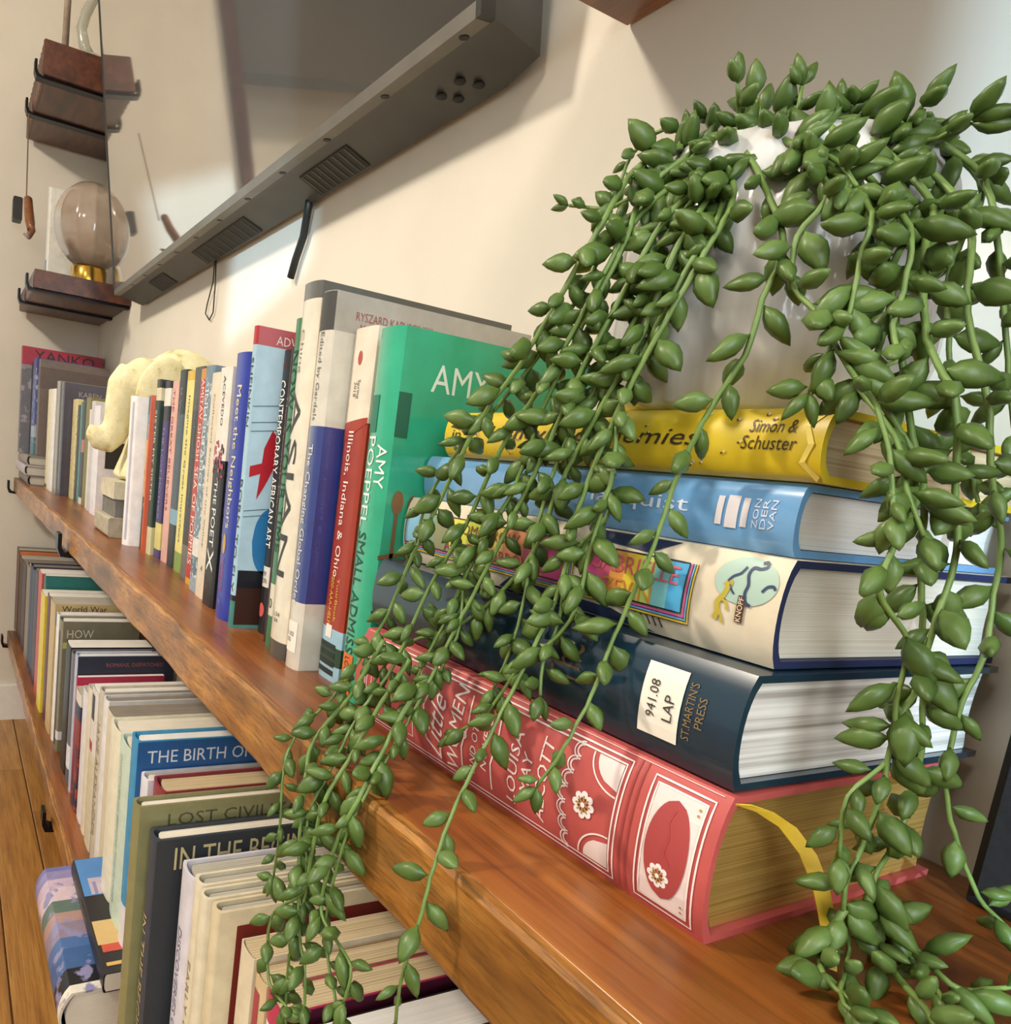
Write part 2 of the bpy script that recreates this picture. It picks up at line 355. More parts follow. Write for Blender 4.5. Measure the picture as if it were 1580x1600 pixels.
    def text(s, string, uc, vc, length, height, hexc='#222222', mode='down', side='spine', ital=0., lift=.00035):
        g, fs = glyphs(string)
        if side == 'spine':
            uc = uc * s.T; ax = 1 if mode == 'down' else 0; ext = (height if ax else length) / s.T
            if ext > .2: g, fs = sliced(string, ax, max(3, int(ext * 12)))
        vs2 = [((a + ital * b_ * height / max(length, 1e-5)) * length, b_ * height) for a, b_ in g]
        s._put(vs2, fs, side, uc, vc, mode, hexc, lift); return s
    def poly(s, pts, hexc, side='spine', lift=.0003, nu=6):
        # filled convex outline in (u metres, v metres), cut into strips so that it follows the spine
        m = [(a, b_) for a, b_ in pts]; n = len(m); us = sorted(p[0] for p in m); u0, u1 = us[0], us[-1]; rows = []
        for i in range(nu + 1):
            u = u0 + (u1 - u0) * min(max(i / nu, 1e-4), 1 - 1e-4); hit = []
            for k in range(n):
                (a0, b0), (a1, b1) = m[k], m[(k + 1) % n]
                if (a0 - u) * (a1 - u) <= 0 and abs(a1 - a0) > 1e-9: hit.append(b0 + (b1 - b0) * (u - a0) / (a1 - a0))
            rows.append((u, min(hit), max(hit)))
        vs = []; fs = []
        for u, lo, hi in rows: vs += [(u, lo), (u, hi)]
        for i in range(nu): fs.append((2 * i, 2 * i + 2, 2 * i + 3, 2 * i + 1))
        ar = sum((rows[i + 1][0] - rows[i][0]) * (rows[i][2] - rows[i][1]) for i in range(nu))
        s._put(vs, fs, side, 0, 0, 'flat', hexc, lift, ar > 2e-5); return s
    def rect(s, u0, u1, v0, v1, hexc, side='spine', lift=.0003):
        return s.poly([(u0, v0), (u1, v0), (u1, v1), (u0, v1)], hexc, side, lift)
    def ellipse(s, uc, vc, ru, rv, hexc, side='spine', lift=.0003, a0=0, a1=360):
        return s.poly([(uc + ru * math.cos(math.radians(a0 + (a1 - a0) * i / 40)), vc + rv * math.sin(math.radians(a0 + (a1 - a0) * i / 40))) for i in range(41 if a1 - a0 < 360 else 40)], hexc, side, lift, 22 if ru > .004 else 8)
    def stroke(s, pts, wd, hexc, side='spine', lift=.0004, closed=False):
        pts = [Vector(p) for p in pts]; q = []
        seq = pts + ([pts[0]] if closed else [])
        for a, b_ in zip(seq, seq[1:]):
            k = max(1, int((b_ - a).length / .004))
            q += [a + (b_ - a) * i / k for i in range(k)]
        q.append(seq[-1]); vs = []; fs = []; n = len(q)
        for i, p in enumerate(q):
            d = (q[min(i + 1, n - 1)] - q[max(i - 1, 0)])
            if closed and i in (0, n - 1): d = q[1] - q[n - 2]
            d = d.normalized() if d.length > 1e-9 else Vector((1, 0)); nn = Vector((-d.y, d.x)) * wd / 2
            vs += [tuple(p + nn), tuple(p - nn)]
        fs = [(2 * i, 2 * i + 1, 2 * i + 3, 2 * i + 2) for i in range(n - 1)]
        s._put(vs, fs, side, 0, 0, 'flat', hexc, lift, sum((q[i + 1] - q[i]).length for i in range(n - 1)) > .05); return s
    def frame(s, u0, u1, v0, v1, wd, hexc, **k): return s.stroke([(u0, v0), (u1, v0), (u1, v1), (u0, v1)], wd, hexc, closed=True, **k)
    def flower(s, uc, vc, r, c1='#f1e8e2', c2='#a8894a'):
        for i in range(8):
            t = math.pi * i / 4
            s.ellipse(uc + math.cos(t) * r * .66, vc + math.sin(t) * r * .66, r * .26, r * .26, c1, lift=.0006)
            s.stroke([(uc + math.cos(t) * r * .2, vc + math.sin(t) * r * .2), (uc + math.cos(t) * r * .6, vc + math.sin(t) * r * .6)], r * .13, c2, lift=.0008)
        s.ellipse(uc, vc, r * .18, r * .18, c1, lift=.0009); return s
    def done(s):
        for key, m in s.ink.items():
            hexc, side = key[:2]
            m.build('printed_ornament' if len(key) == 3 else ('lettering' if side == 'spine' else 'cover_print'), plain(hexc, .45, 0, .03), s.root)
        return s
UP = 'books standing on the long upper shelf'; LO = 'books packed on the lower shelf'; ST = 'books stacked flat under the plant'
# ---- the stack of five lying books ---------------------------------------------------------------------------
YAW = .0317
k = Book('thick salmon-pink book with white ornament and gilt edges at the bottom of the stack', -.150, -.150 + .0535, .0576 - .0034, .2421, .1577, 0, '#bb5550', bulge=.0045, page=GOLDP, flat=True, yaw=YAW, group=ST, rough=.5)
RB = k; WH = '#f3e3dc'; T_ = k.T
k.frame(.0035, .0500, .0045, .0290, .0007, WH); k.frame(.0055, .0480, .0065, .0270, .0007, WH)
k.rect(.0058, .0477, .0068, .0267, '#e9d6cf', lift=.00025); k.ellipse(.0268, .0170, .0185, .0088, '#a94644', lift=.0005)
k.flower(.0165, .0185, .0050)
for du in (-.001, .001): k.ellipse(.0445 + du, .0085, .0005, .0005, '#a8894a', lift=.0005); k.ellipse(.0085 + du, .0085, .0005, .0005, '#a8894a', lift=.0005)
k.stroke([(.022, .0145), (.026, .0175), (.032, .0165), (.037, .0180), (.042, .0165)], .0006, '#b04442', lift=.0007)
for v in (.0335, .0365): k.stroke([(.001, v), (T_ - .001, v)], .0007, '#9c4340', lift=.0005)
k.frame(.0030, .0505, .0395, .2300, .0007, WH); k.frame(.0050, .0485, .0415, .2280, .0007, WH)
k.flower(.0262, .0560, .0062)
for uc, a0 in ((.0478, 180), (.0058, 0)):
    k.poly([(uc + (.0105 if a0 == 0 else -.0105) * math.cos(t), .0422 + .0125 * math.sin(t)) for t in [math.radians(90 * i / 10) for i in range(11)]] + [(uc, .0422)], '#e9d6cf', lift=.0003)
    k.stroke([(uc + (.0128 if a0 == 0 else -.0128) * math.cos(t), .0422 + .0150 * math.sin(t)) for t in [math.radians(90 * i / 10) for i in range(11)]], .0007, WH)
for i in range(7):
    uc = .0080 + i * .0063
    k.stroke([(uc + .0036 * math.cos(t), .0668 + .0042 * math.sin(t) - .004 * abs(i - 3) / 3) for t in [math.radians(180 * j / 10) for j in range(11)]], .0006, WH)
    k.stroke([(uc + .0024 * math.cos(t), .0668 + .0026 * math.sin(t) - .004 * abs(i - 3) / 3) for t in [math.radians(180 * j / 8) for j in range(9)]], .0009, '#e7c9c2')
k.text('ALCOTT', .49, .0802, .036, .0062, WH, 'flat', ital=.15); k.text('MAY', .47, .0898, .018, .0058, WH, 'flat', ital=.15); k.text('LOUISA', .47, .0982, .033, .0060, WH, 'flat', ital=.15)
k.text('NOVELS', .52, .1180, .025, .0044, WH, 'flat', ital=.2); k.text('AND OTHER', .52, .1262, .034, .0044, WH, 'flat', ital=.2)
for v in (.1115, .1335): k.stroke([(.008, v), (.020, v + .0015), (.026, v), (.032, v - .0015), (.046, v)], .0010, WH); k.flower(.0265, v, .0022, WH, WH)
k.text('WOMEN', .50, .1420, .042, .0095, WH, 'flat', ital=.15); k.text('Little', .46, .1580, .030, .0135, WH, 'flat', ital=.45)
k.stroke([(.008, .1535), (.014, .1650), (.030, .1695), (.044, .1640)], .0009, WH)
k.frame(.0090, .0450, .1780, .2230, .0006, WH); k.ellipse(.0268, .2000, .0130, .0160, '#a94644'); k.flower(.0268, .2000, .0055)
for u in (.0490,): k.stroke([(.0535 - .0008, .003), (.0535 - .0008, .239)], .0003, '#f0b6ae')
k.done()
# ribbon bookmark of the pink book
m = MB(); pts = [tuple(p) for p in (atx(1160, 1256, -.1495), atx(1195, 1268, -.1485), atx(1230, 1292, -.1455), atx(1262, 1335, -.1405), atx(1282, 1385, -.1345), atx(1291, 1430, -.1300), atx(1296, 1470, -.1260), atx(1298, 1500, -.1235), atx(1300, 1515, -.1225))]
wd = [.0062, .0062, .0062, .0060, .0056, .0050, .0042, .0030, .0012]; vs = []
for (x, y, z), q in zip(pts, wd): vs += [(x - .0012, y - q / 2, z), (x + .0012, y + q / 2, z)]
m.add(vs, [(2 * i, 2 * i + 2, 2 * i + 3, 2 * i + 1) for i in range(len(pts) - 1)])
rb = smooth_angle(m.build('ribbon_bookmark', plain('#efc83e', .35, 0, .04), RB.root), 80); sd = rb.modifiers.new('thickness', 'SOLIDIFY'); sd.thickness = .0004
rb.matrix_parent_inverse = (Matrix.Translation(RB.root.location) @ RB.root.rotation_euler.to_matrix().to_4x4()).inverted()
k = Book('navy cloth library book with white call-number sticker on top of the salmon-pink book', -.152, -.152 + .0400, .0570, .2450, .166, .0546, '#17303f', bulge=.0035, page=PAGEL, flat=True, yaw=.01, group=ST, rough=.28, coat=.5)
k.rect(.0080, .0345, .0225, .0400, '#f1ead9', lift=.0004); k.text('941.08', .545, .0345, .0140, .0040, '#3a3733', 'flat', lift=.0008); k.text('LAP', .50, .0272, .0095, .0042, '#3a3733', 'flat', lift=.0008)
k.text("ST.MARTIN'S", .54, .0192, .0205, .0034, '#8a7048', 'flat'); k.text('PRESS', .56, .0145, .0110, .0032, '#8a7048', 'flat')
k.text('The', .56, .0800, .018, .017, '#6b5236', 'flat'); k.done()
k = Book('cream jacketed hardcover with rainbow lettering panel in the middle of the stack', -.157, -.157 + .0372, .0722, .2430, .152, .0952, '#ddd0b6', bulge=.0030, edge='#232c52', page=PAGE, flat=True, yaw=0, group=ST, rough=.5)
def panel(u0, u1, v0, v1, cols):
    n = len(cols)
    for i, c in enumerate(cols): k.rect(u0, u1, v0 + (v1 - v0) * i / n, v0 + (v1 - v0) * (i + 1) / n, c, lift=.0006)
    k.frame(u0, u1, v0, v1, .0006, '#2a2030', lift=.0008)
    for i, c in enumerate(('#d4569a', '#6fb0d8', '#e8c63c')):
        o = .0011 * (i + 1); k.stroke([(u0 - o, v1), (u0 - o, v0 - o), (u1, v0 - o)], .0008, c, lift=.0007); k.stroke([(u0 - o - .0005, v1), (u0 - o - .0005, v0 - o - .0005), (u1, v0 - o - .0005)], .0003, '#2a2030', lift=.0008)
panel(.0110, .0300, .0375, .0900, ['#4fa6d2', '#7cc0c4', '#b9cf6a', '#e6c83f', '#e39a4a', '#d45c7c', '#cc4a86'])
panel(.0110, .0300, .1000, .2400, ['#cc4a86', '#d45c7c', '#d88a5a', '#c9b04a', '#b9c33c', '#dcd94a', '#8c8f6a', '#7d9a8a', '#86b9d6'])
k.text('GABRIELLE', .66, .0635, .0460, .0070, '#d0606e', 'down', lift=.0010); k.text('ZEVIN', .40, .0650, .0260, .0070, '#c98a3c', 'down', lift=.0010)
k.text('TOMORROW, AND', .66, .150, .075, .0065, '#7a4f2c', 'down', lift=.0010); k.text('AND TOMORROW', .40, .160, .075, .0065, '#8a3f4c', 'down', lift=.0010)
k.ellipse(.0275, .0140, .0085, .0120, '#a9c3b4', lift=.0004)
def curve(pts, wd, c):
    q = spline2([Vector(p) for p in pts]); k.stroke(q, wd, c, lift=.0007)
def spline2(P):
    out = []; n = len(P)
    for i in range(n - 1):
        p0, p1, p2, p3 = P[max(i - 1, 0)], P[i], P[i + 1], P[min(i + 2, n - 1)]
        for j in range(6):
            t = j / 6; out.append(.5 * ((2 * p1) + (p2 - p0) * t + (2 * p0 - 5 * p1 + 4 * p2 - p3) * t * t + (3 * p1 - p0 - 3 * p2 + p3) * t ** 3))
    return out + [P[-1]]
curve([(.0265, .0205), (.0285, .0190), (.0300, .0165), (.0325, .0150)], .0009, '#31405f'); curve([(.0262, .0195), (.0240, .0185), (.0225, .0170)], .0007, '#31405f')
curve([(.0345, .0100), (.0350, .0085), (.0335, .0080), (.0325, .0100), (.0325, .0125), (.0300, .0135), (.0265, .0125), (.0235, .0130), (.0205, .0120), (.0195, .0100)], .0011, '#31405f')
curve([(.0250, .0070), (.0270, .0055), (.0275, .0035), (.0265, .0025)], .0010, '#31405f')
curve([(.0125, .0232), (.0150, .0222), (.0185, .0228), (.0215, .0208), (.0245, .0200), (.0262, .0212)], .0020, '#b8a63a'); curve([(.0160, .0220), (.0140, .0205), (.0115, .0200)], .0010, '#b8a63a'); curve([(.0200, .0215), (.0190, .0195), (.0165, .0185)], .0010, '#b8a63a'); curve([(.0240, .0205), (.0255, .0190), (.0270, .0192)], .0014, '#b8a63a')
k.rect(.0130, .0225, .0120, .0150, '#5b3a2a', lift=.0007); k.text('KNOPF', .475, .0135, .0085, .0020, '#e9d9b5', 'flat', lift=.0010)
k.poly([(.031, .058), (.0368, .045), (.0368, .095), (.033, .090)], '#1f2c4c', lift=.0003); k.poly([(.0005, .050), (.006, .075), (.0065, .14), (.0005, .15)], '#1f2c4c', lift=.0003)
for v in (.046, .049, .052, .055, .058): k.stroke([(.0035, v), (.0075, v + .002)], .0007, '#3c3630', lift=.0005)
k.done()
k = Book('glossy sky-blue hardcover second from the top of the stack', -.164, -.164 + .0252, .0820, .2360, .142, .1327, '#6fa3d2', bulge=.0022, page=PAGEW, flat=True, yaw=0, group=ST, rough=.2, coat=.8)
k.rect(.0080, .0185, .0285, .0312, '#d9d3d4', lift=.0005); k.rect(.0072, .0190, .0220, .0270, '#d9d3d4', lift=.0005); k.rect(.0080, .0185, .0180, .0206, '#d9d3d4', lift=.0005)
for s_, v in (('ZON', .0150), ('DER', .0118), ('VAN', .0086)): k.text(s_, .53, v, .0105, .0022, '#d9dde4', 'flat')
k.text('lanquist', .52, .0700, .052, .0075, '#dfe7f0', 'down'); k.done()
k = Book('yellow jacketed hardcover with tiny bees on top of the stack under the vase', -.158, -.158 + .0243, .0780, .2200, .146, .1583, '#dcc02a', bulge=.0035, page=PAGET, flat=True, yaw=.0, group=ST, rough=.4, coat=.2)
k.text('Simon &', .74, .0185, .0175, .0046, '#4a3a22', 'down', ital=.12); k.text('Schuster', .50, .0190, .0205, .0048, '#4a3a22', 'down', ital=.12)
k.text('Honey and Enemies', .52, .1130, .1300, .0085, '#3f3320', 'down', ital=.5); k.text('in', .5, .2080, .008, .005, '#3f3320', 'down', ital=.2)
for i in range(70):
    u = R.uniform(.0025, .0220); v = R.uniform(.006, .215); a = R.uniform(0, 3.1)
    if .006 < u < .0205 and (v < .032 or .05 < v < .178): 
        if R.random() < .75: continue
    k.stroke([(u, v), (u + .0009 * math.cos(a), v + .0009 * math.sin(a))], .0007, '#4d3f22', lift=.0005); k.ellipse(u + .0007, v - .0005, .0005, .0005, '#e8cfc0', lift=.0006)
k.stroke([(.0008, .001), (.006, .006), (.012, .0035), (.018, .0065), (.0235, .002)], .0022, '#efd968', lift=.0006); k.done()
# ---- upper shelf, from the stack towards the far wall ----------------------------------------------------------
k = Book('bright green jacketed novel standing next to the stack', -.4320, -.4020, .0545, .2290, .150, 0, '#2aa77e', group=UP, coat=.7, rough=.3, bulge=.003)
k.text('AMY', .78, .148, .026, .008, '#e4efe6', 'down'); k.text('POEPPEL', .40, .138, .055, .009, '#e4efe6', 'down'); k.text('SMALL ADMISSIONS', .42, .055, .105, .011, '#12452f', 'down')
k.text('AMY', .046, .203, .042, .016, '#dbe6d8', 'flat', 'front')
for i in range(7): k.stroke([(.012 + .011 * i, .030), (.012 + .011 * i, .106 + .010 * (i % 2)), (.012 + .011 * i, .124)], .0025, '#7d5a34', 'front')
for v in (.060, .094): k.stroke([(.003, v), (.09, v + .016)], .0028, '#7d5a34', 'front')
for i in range(7): k.ellipse(.012 + .011 * i, .128 - .002 * (i % 3), .004, .007, '#8a5f38', 'front', .0005)
k.rect(.004, .013, .166, .192, '#1d5f4a', 'front'); k.rect(.004, .015, .168, .190, '#1d7459', lift=.0004)
k.rect(.006, .020, .004, .030, '#e0702a', lift=.0005); k.text('LOS-OTH', .44, .017, .022, .006, '#2b1c12', 'down', lift=.0008); k.done()
k = Book('red and cream softcover travel guide right behind the green novel', -.4800, -.4480, .0630, .2350, .140, 0, bands=[(0, '#9cc0d2'), (.045, '#2d4a38'), (.10, '#9fc6d8'), (.15, '#a23824'), (.74, '#e8dcc8')], soft=True, group=UP, rough=.35)
k.text('Illinois, Indiana & Ohio', .42, .120, .098, .0085, '#f2ebe0', 'down'); k.text('1-800-AAA-HELP', .36, .056, .036, .0048, '#e2b33c', 'down'); k.text('TourBook', .62, .056, .030, .0035, '#e2b33c', 'down')
k.text('Spring\n2018', .45, .196, .012, .009, '#6a6058', 'down'); k.ellipse(.0145, .216, .003, .0045, '#b5473c'); k.rect(.009, .018, .029, .038, '#efe6da')
k.poly([(0.0005, .160), (.0315, .174), (.0315, .178), (.0005, .174)], '#a23824')
for v in (.004, .010, .016, .022): k.rect(.003, .026, v, v + .0038, '#1d2b24')
k.done()
k = Book('cream and blue library book in clear wrapper, second behind the green novel', -.5050, -.4825, .0470, .2580, .165, 0, bands=[(0, '#d9d1c0'), (.185, '#2c3c80'), (.66, '#d6cfbe'), (.90, '#b3aca0')], group=UP, coat=1.0, rough=.3)
k.text('The Changing Global Order', .48, .102, .112, .0085, '#d8d4cf', 'down'); k.text('Edited by Gardels', .48, .203, .058, .0070, '#6c675c', 'down'); k.rect(.0005, .022, .233, .2575, '#3d3c38', lift=.0003); k.rect(.004, .019, .012, .034, '#efe9dc'); k.text('11.02\n02', .46, .023, .011, .0075, '#4c4740', 'flat', lift=.0006)
k.text('RYSZARD KAPUSCINSKI\nMAHMOUD HUSSEIN\nJEAN DANIEL', .048, .236, .060, .022, '#9a5a4c', 'flat', 'front'); k.done()
k.cover.data.materials[0].name = 'wrapped_jacket'
k = Book('tall cream book with large dark serif capitals and black spine ends', -.5390, -.5080, .0468, .2680, .165, 0, bands=[(0, '#4a4842'), (.045, '#e6dcc4'), (.955, '#5a5850')], group=UP, coat=.8, rough=.35)
k.text('ASIAN', .40, .128, .135, .017, '#2f2d28', 'down'); k.text('Ching', .36, .222, .030, .007, '#8d8676', 'down'); k.text('1.04\n04', .5, .030, .010, .008, '#4c4740', 'flat'); k.done()
k = Book('dark green book with pale outlined capitals beside the tall cream one', -.5600, -.5410, .0520, .2480, .160, 0, bands=[(0, '#2d7040'), (.10, '#dcd8c0'), (.20, '#2b7443')], group=UP, coat=.5)
k.text('NOW IS YOUR TIME', .5, .150, .150, .0105, '#0f3a22', 'down'); k.text('0', .5, .035, .005, .008, '#3c3a34', 'flat'); k.done()
k = Book('thin dark brown book left of the dark green one', -.5720, -.5625, .0560, .2300, .155, 0, '#3a211d', group=UP)
k.text('The Seventh Day', .5, .15, .09, .004, '#7c6a5c', 'down'); k.done()
k = Book('black art book with bold white capitals and a white spine sticker', -.6060, -.5880, .0630, .2310, .150, 0, bands=[(0, '#17151a'), (.17, '#e6e2d8'), (.245, '#17151c')], group=UP, coat=.3)
k.text('CONTEMPORARY AFRICAN ART', .5, .140, .135, .0095, '#f1efe9', 'down'); k.ellipse(.009, .020, .005, .006, '#cf5b52'); k.text('709\nCON', .5, .048, .009, .010, '#3a3733', 'flat', lift=.0006); k.text('W H', .5, .219, .008, .006, '#7c3038', 'flat'); k.done()
k = Book('pale blue book with a red aeroplane cover and red top band', -.6230, -.6130, .0430, .2480, .160, 0, bands=[(0, '#3f8378'), (.09, '#121212'), (.11, '#a9c9d6'), (.94, '#b1262a')], soft=True, group=UP)
k.text('SHEINKIN', .5, .196, .055, .006, '#2a3338', 'down'); k.text('BORN TO FLY', .5, .078, .095, .006, '#2a3338', 'down'); k.text('ADV', .026, .239, .018, .007, '#f0e6df', 'flat', 'front')
k.poly([(.012, .110), (.020, .125), (.030, .150), (.022, .170), (.014, .150)], '#c0202c', 'front'); k.poly([(.004, .128), (.034, .140), (.034, .147), (.004, .137)], '#c0202c', 'front', .0005)
k.ellipse(.026, .075, .014, .028, '#2f7fb8', 'front'); k.rect(.002, .045, .003, .035, '#3b1f16', 'front'); k.rect(.002, .045, .035, .050, '#10131c', 'front')
for v in (.165, .172, .185, .095, .100): k.stroke([(.002, v), (.045, v + .006)], .0006, '#4e6b78', 'front')
k.done()
Book('black and white book just peeking above the royal blue hardcover', -.6325, -.6240, .0700, .2450, .140, 0, bands=[(0, '#e4e0d6'), (.95, '#2a2a2c')], group=UP).done()
k = Book('royal blue hardcover with cream lettering on the upper shelf', -.6710, -.6345, .0440, .2300, .150, 0, '#22349a', group=UP, rough=.35, coat=.3, bulge=.003)
k.text('Meet the Neighbors', .60, .142, .122, .0115, '#ded2a8', 'down'); k.text('Animal Minds and Life in a More-than-Human World', .24, .142, .140, .0042, '#8f9ad0', 'down'); k.text('BRANDON\nKEIM', .45, .040, .030, .013, '#a8476a', 'down'); k.ellipse(.019, .067, .004, .009, '#c39a4a'); k.text('W', .5, .015, .008, .006, '#6f8ad8', 'flat'); k.done()
k = Book('novel with white top, black foot and white handwritten capitals beside the royal blue one', -.7250, -.6900, .0490, .2220, .140, 0, bands=[(0, '#1d1b1a'), (.62, '#e9e2d6')], soft=True, group=UP, art=(90, '#e9e2d6', 0), rough=.4)
for i in range(46): k.ellipse(R.uniform(.003, .032), .137 + R.gauss(0, .008), R.uniform(.001, .0022), R.uniform(.001, .003), R.choice(['#b23a58', '#c25a6e', '#2a1c20', '#8c2040']), lift=.0005)
k.text('ACEVEDO', .55, .192, .045, .0065, '#2e2c2a', 'down'); k.text('THE', .55, .108, .022, .0085, '#f3f1ec', 'down'); k.text('POET', .55, .075, .036, .012, '#f3f1ec', 'down'); k.text('X', .55, .044, .022, .018, '#f3f1ec', 'down'); k.text('HC', .5, .018, .010, .004, '#7c2f32', 'flat'); k.done()
k = Book('worn cream paperback with faded spine left of the black and white novel', -.7650, -.7300, .0530, .2200, .135, 0, '#dccfb8', soft=True, group=UP); k.text('Collected Stories of the Valley', .5, .125, .15, .006, '#8d8270', 'down'); k.text('4', .6, .03, .005, .006, '#6c6458', 'flat'); k.done()
k = Book('slate blue paperback with scuffed white lettering', -.7980, -.7680, .0560, .2290, .135, 0, bands=[(0, '#8fa3b0'), (.06, '#5d7484'), (.16, '#e6e2d6'), (.24, '#6f8694')], soft=True, group=UP, art=(160, '#c8cfd0', .95)); k.text('INHERITANCE', .5, .155, .100, .012, '#d8dcd8', 'down'); k.done()
k = Book('red paperback with white capitals and an orange top band', -.8330, -.8020, .0610, .2290, .135, 0, bands=[(0, '#d8a53a'), (.03, '#c23428'), (.95, '#c98c2e')], soft=True, group=UP); k.text('AMITAV GHOSH', .5, .176, .085, .011, '#f0e6da', 'down'); k.text('SEA OF POPPIES', .5, .075, .105, .013, '#f0e6da', 'down'); k.done()
k = Book('charcoal paperback between the red and yellow spines', -.8800, -.8400, .0670, .2340, .135, 0, bands=[(0, '#6e6a62'), (.16, '#2c2a2a'), (.80, '#4a4742')], soft=True, group=UP); k.text('Shadow Country', .5, .14, .12, .008, '#6b6660', 'down'); k.done()
k = Book('yellow paperback with blue lettering between two dark spines', -.9220, -.8850, .0700, .2330, .135, 0, bands=[(0, '#86a04a'), (.10, '#e6da7c'), (.95, '#d8b23c')], soft=True, group=UP); k.text('Imagine the Great Imperfect', .55, .12, .17, .009, '#4a5a86', 'down'); k.done()
k = Book('dark blue-grey paperback left of the yellow one', -.9580, -.9240, .0705, .2360, .135, 0, bands=[(0, '#2c2c28'), (.22, '#7fa9bc'), (.30, '#44525c'), (.78, '#20262a')], soft=True, group=UP); k.text('M. Waters', .5, .19, .05, .007, '#8c9298', 'down'); k.done()
k = Book('dusty pink paperback with small red capitals', -.9960, -.9660, .0720, .2250, .135, 0, '#d8a79a', soft=True, group=UP); k.text('THE GREAT BELIEVERS', .5, .14, .15, .009, '#a24a48', 'down'); k.done()
k = Book('purple paperback with white sticker near its top', -1.0300, -.9990, .0705, .2260, .135, 0, bands=[(0, '#4a3a70'), (.05, '#d8cc7a'), (.20, '#3c2c64'), (.78, '#2a2430'), (.86, '#e6e0d2'), (.96, '#2a2430')], soft=True, group=UP); k.text('THE LOST MOTHER', .5, .11, .12, .011, '#8f80c0', 'down'); k.done()
k = Book('dark green paperback with white capitals', -1.0580, -1.0340, .0665, .2290, .135, 0, bands=[(0, '#cfc99a'), (.16, '#243a2c'), (.88, '#d8d0b0'), (.95, '#33322c')], soft=True, group=UP); k.text('SISTER MY SISTER', .5, .13, .12, .009, '#dcd8c8', 'down'); k.done()
Book('very thin orange booklet at the near side of the stone elephant', -1.0680, -1.0610, .0625, .2090, .130, 0, '#c8552c', soft=True, group=UP).done()
k = Book('thin booklet with blue and orange painted cover by the stone elephant', -1.0930, -1.0720, .0650, .2085, .130, 0, bands=[(0, '#3a2a22'), (.35, '#c98a4a'), (.62, '#d8a860'), (.72, '#5f93a8'), (.88, '#2f5a70')], soft=True, group=UP, art=(40, '#c9a070', .9)); k.done()
k = Book('slim white binder with rounded spine beside the stone elephant', -1.1480, -1.1150, .0500, .2080, .140, 0, '#ece9e6', group=UP, bulge=.006, rough=.3); k.rect(.024, .028, .008, .20, '#b9b4c2'); k.done()
# ---- beyond the elephant --------------------------------------------------------------------------------------
def row(items, z, group, page=None):
    for it in items:
        label, x0, x1, yf, H, spec = it[:6]; extra = it[6] if len(it) > 6 else {}
        txt = extra.pop('txt', []); rects = extra.pop('rects', []); zz = extra.pop('z', z)
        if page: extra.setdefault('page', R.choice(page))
        kw = dict(group=group, soft=extra.pop('soft', True), W=extra.pop('W', .15)); kw.update(extra)
        if isinstance(spec, str): b_ = Book(label, x0, x1, yf, H, z=zz, col=spec, **kw)
        else: b_ = Book(label, x0, x1, yf, H, z=zz, bands=spec, **kw)
        for r in rects: b_.rect(*r)
        for t in txt: b_.text(*t[0], **(t[1] if len(t) > 1 else {}))
        b_.done()
row([
 ('white paperback with grey art panel on the cover left of the stone elephant', -1.595, -1.530, .072, .205, '#e6e3e6', dict(rects=[(.01, .06, .150, .180, '#8f8a98', 'front'), (.01, .06, .182, .195, '#b3ad4a', 'front'), (.015, .05, .09, .14, '#2c2a28', 'front')])),
 ('narrow pale grey paperback touching the white one', -1.645, -1.600, .074, .215, '#c9c4c6'),
 ('cream paperback third to the left of the stone elephant', -1.695, -1.650, .078, .200, '#e2dccb'),
 ('olive green paperback on the far part of the upper shelf', -1.760, -1.700, .080, .225, '#7a7330'),
 ('dark paperback with pink specks beside the olive one', -1.805, -1.765, .080, .222, [(0, '#e0dcd0'), (.06, '#3c3638'), (.5, '#b8706c'), (.62, '#2c2a2c')]),
 ('thin teal paperback on the far part of the upper shelf', -1.835, -1.810, .080, .218, '#4f8680'),
 ('black thin paperback beside the teal one', -1.875, -1.840, .080, .212, '#27242a'),
 ('pale yellow mottled paperback on the far part of the upper shelf', -1.960, -1.880, .079, .226, '#d8c98c', dict(art=(120, '#b09c5c', .9))),
 ('purple-black hardcover with silver jacket edge', -2.010, -1.965, .058, .264, '#3b3544', dict(soft=False, coat=.6, txt=[(('KAREN', .06, .24, .05, .012, '#8a8490', 'flat', 'front'),)])),
 ('grey hardcover in a shiny wrapper on the far part of the upper shelf', -2.075, -2.015, .054, .268, '#87847a', dict(soft=False, coat=.8)),
 ('white hardcover on the far part of the upper shelf', -2.155, -2.080, .052, .252, '#ece8e2', dict(soft=False)),
 ('cream hardcover next to the white one near the far wall', -2.240, -2.160, .052, .254, '#e3d9b4', dict(soft=False, rects=[(.01, .06, .002, .012, '#4b4640')])),
], 0, UP)
for i, (z0, z1, y0, c, lb) in enumerate(((0, .026, .012, '#6b6058', 'grey flat book at the bottom of the small pile by the far wall'), (.0265, .052, .004, '#b7aeb4', 'pale flat book in the middle of the small pile by the far wall'), (.0525, .078, .010, '#8c8078', 'taupe flat book on top of the small pile by the far wall'))):
    Book(lb, -2.255 - .01 * i, -2.255 - .01 * i + (z1 - z0), y0, .29, .19, z0, c, flat=True, group='flat books piled by the far wall', page=PAGEG).done()
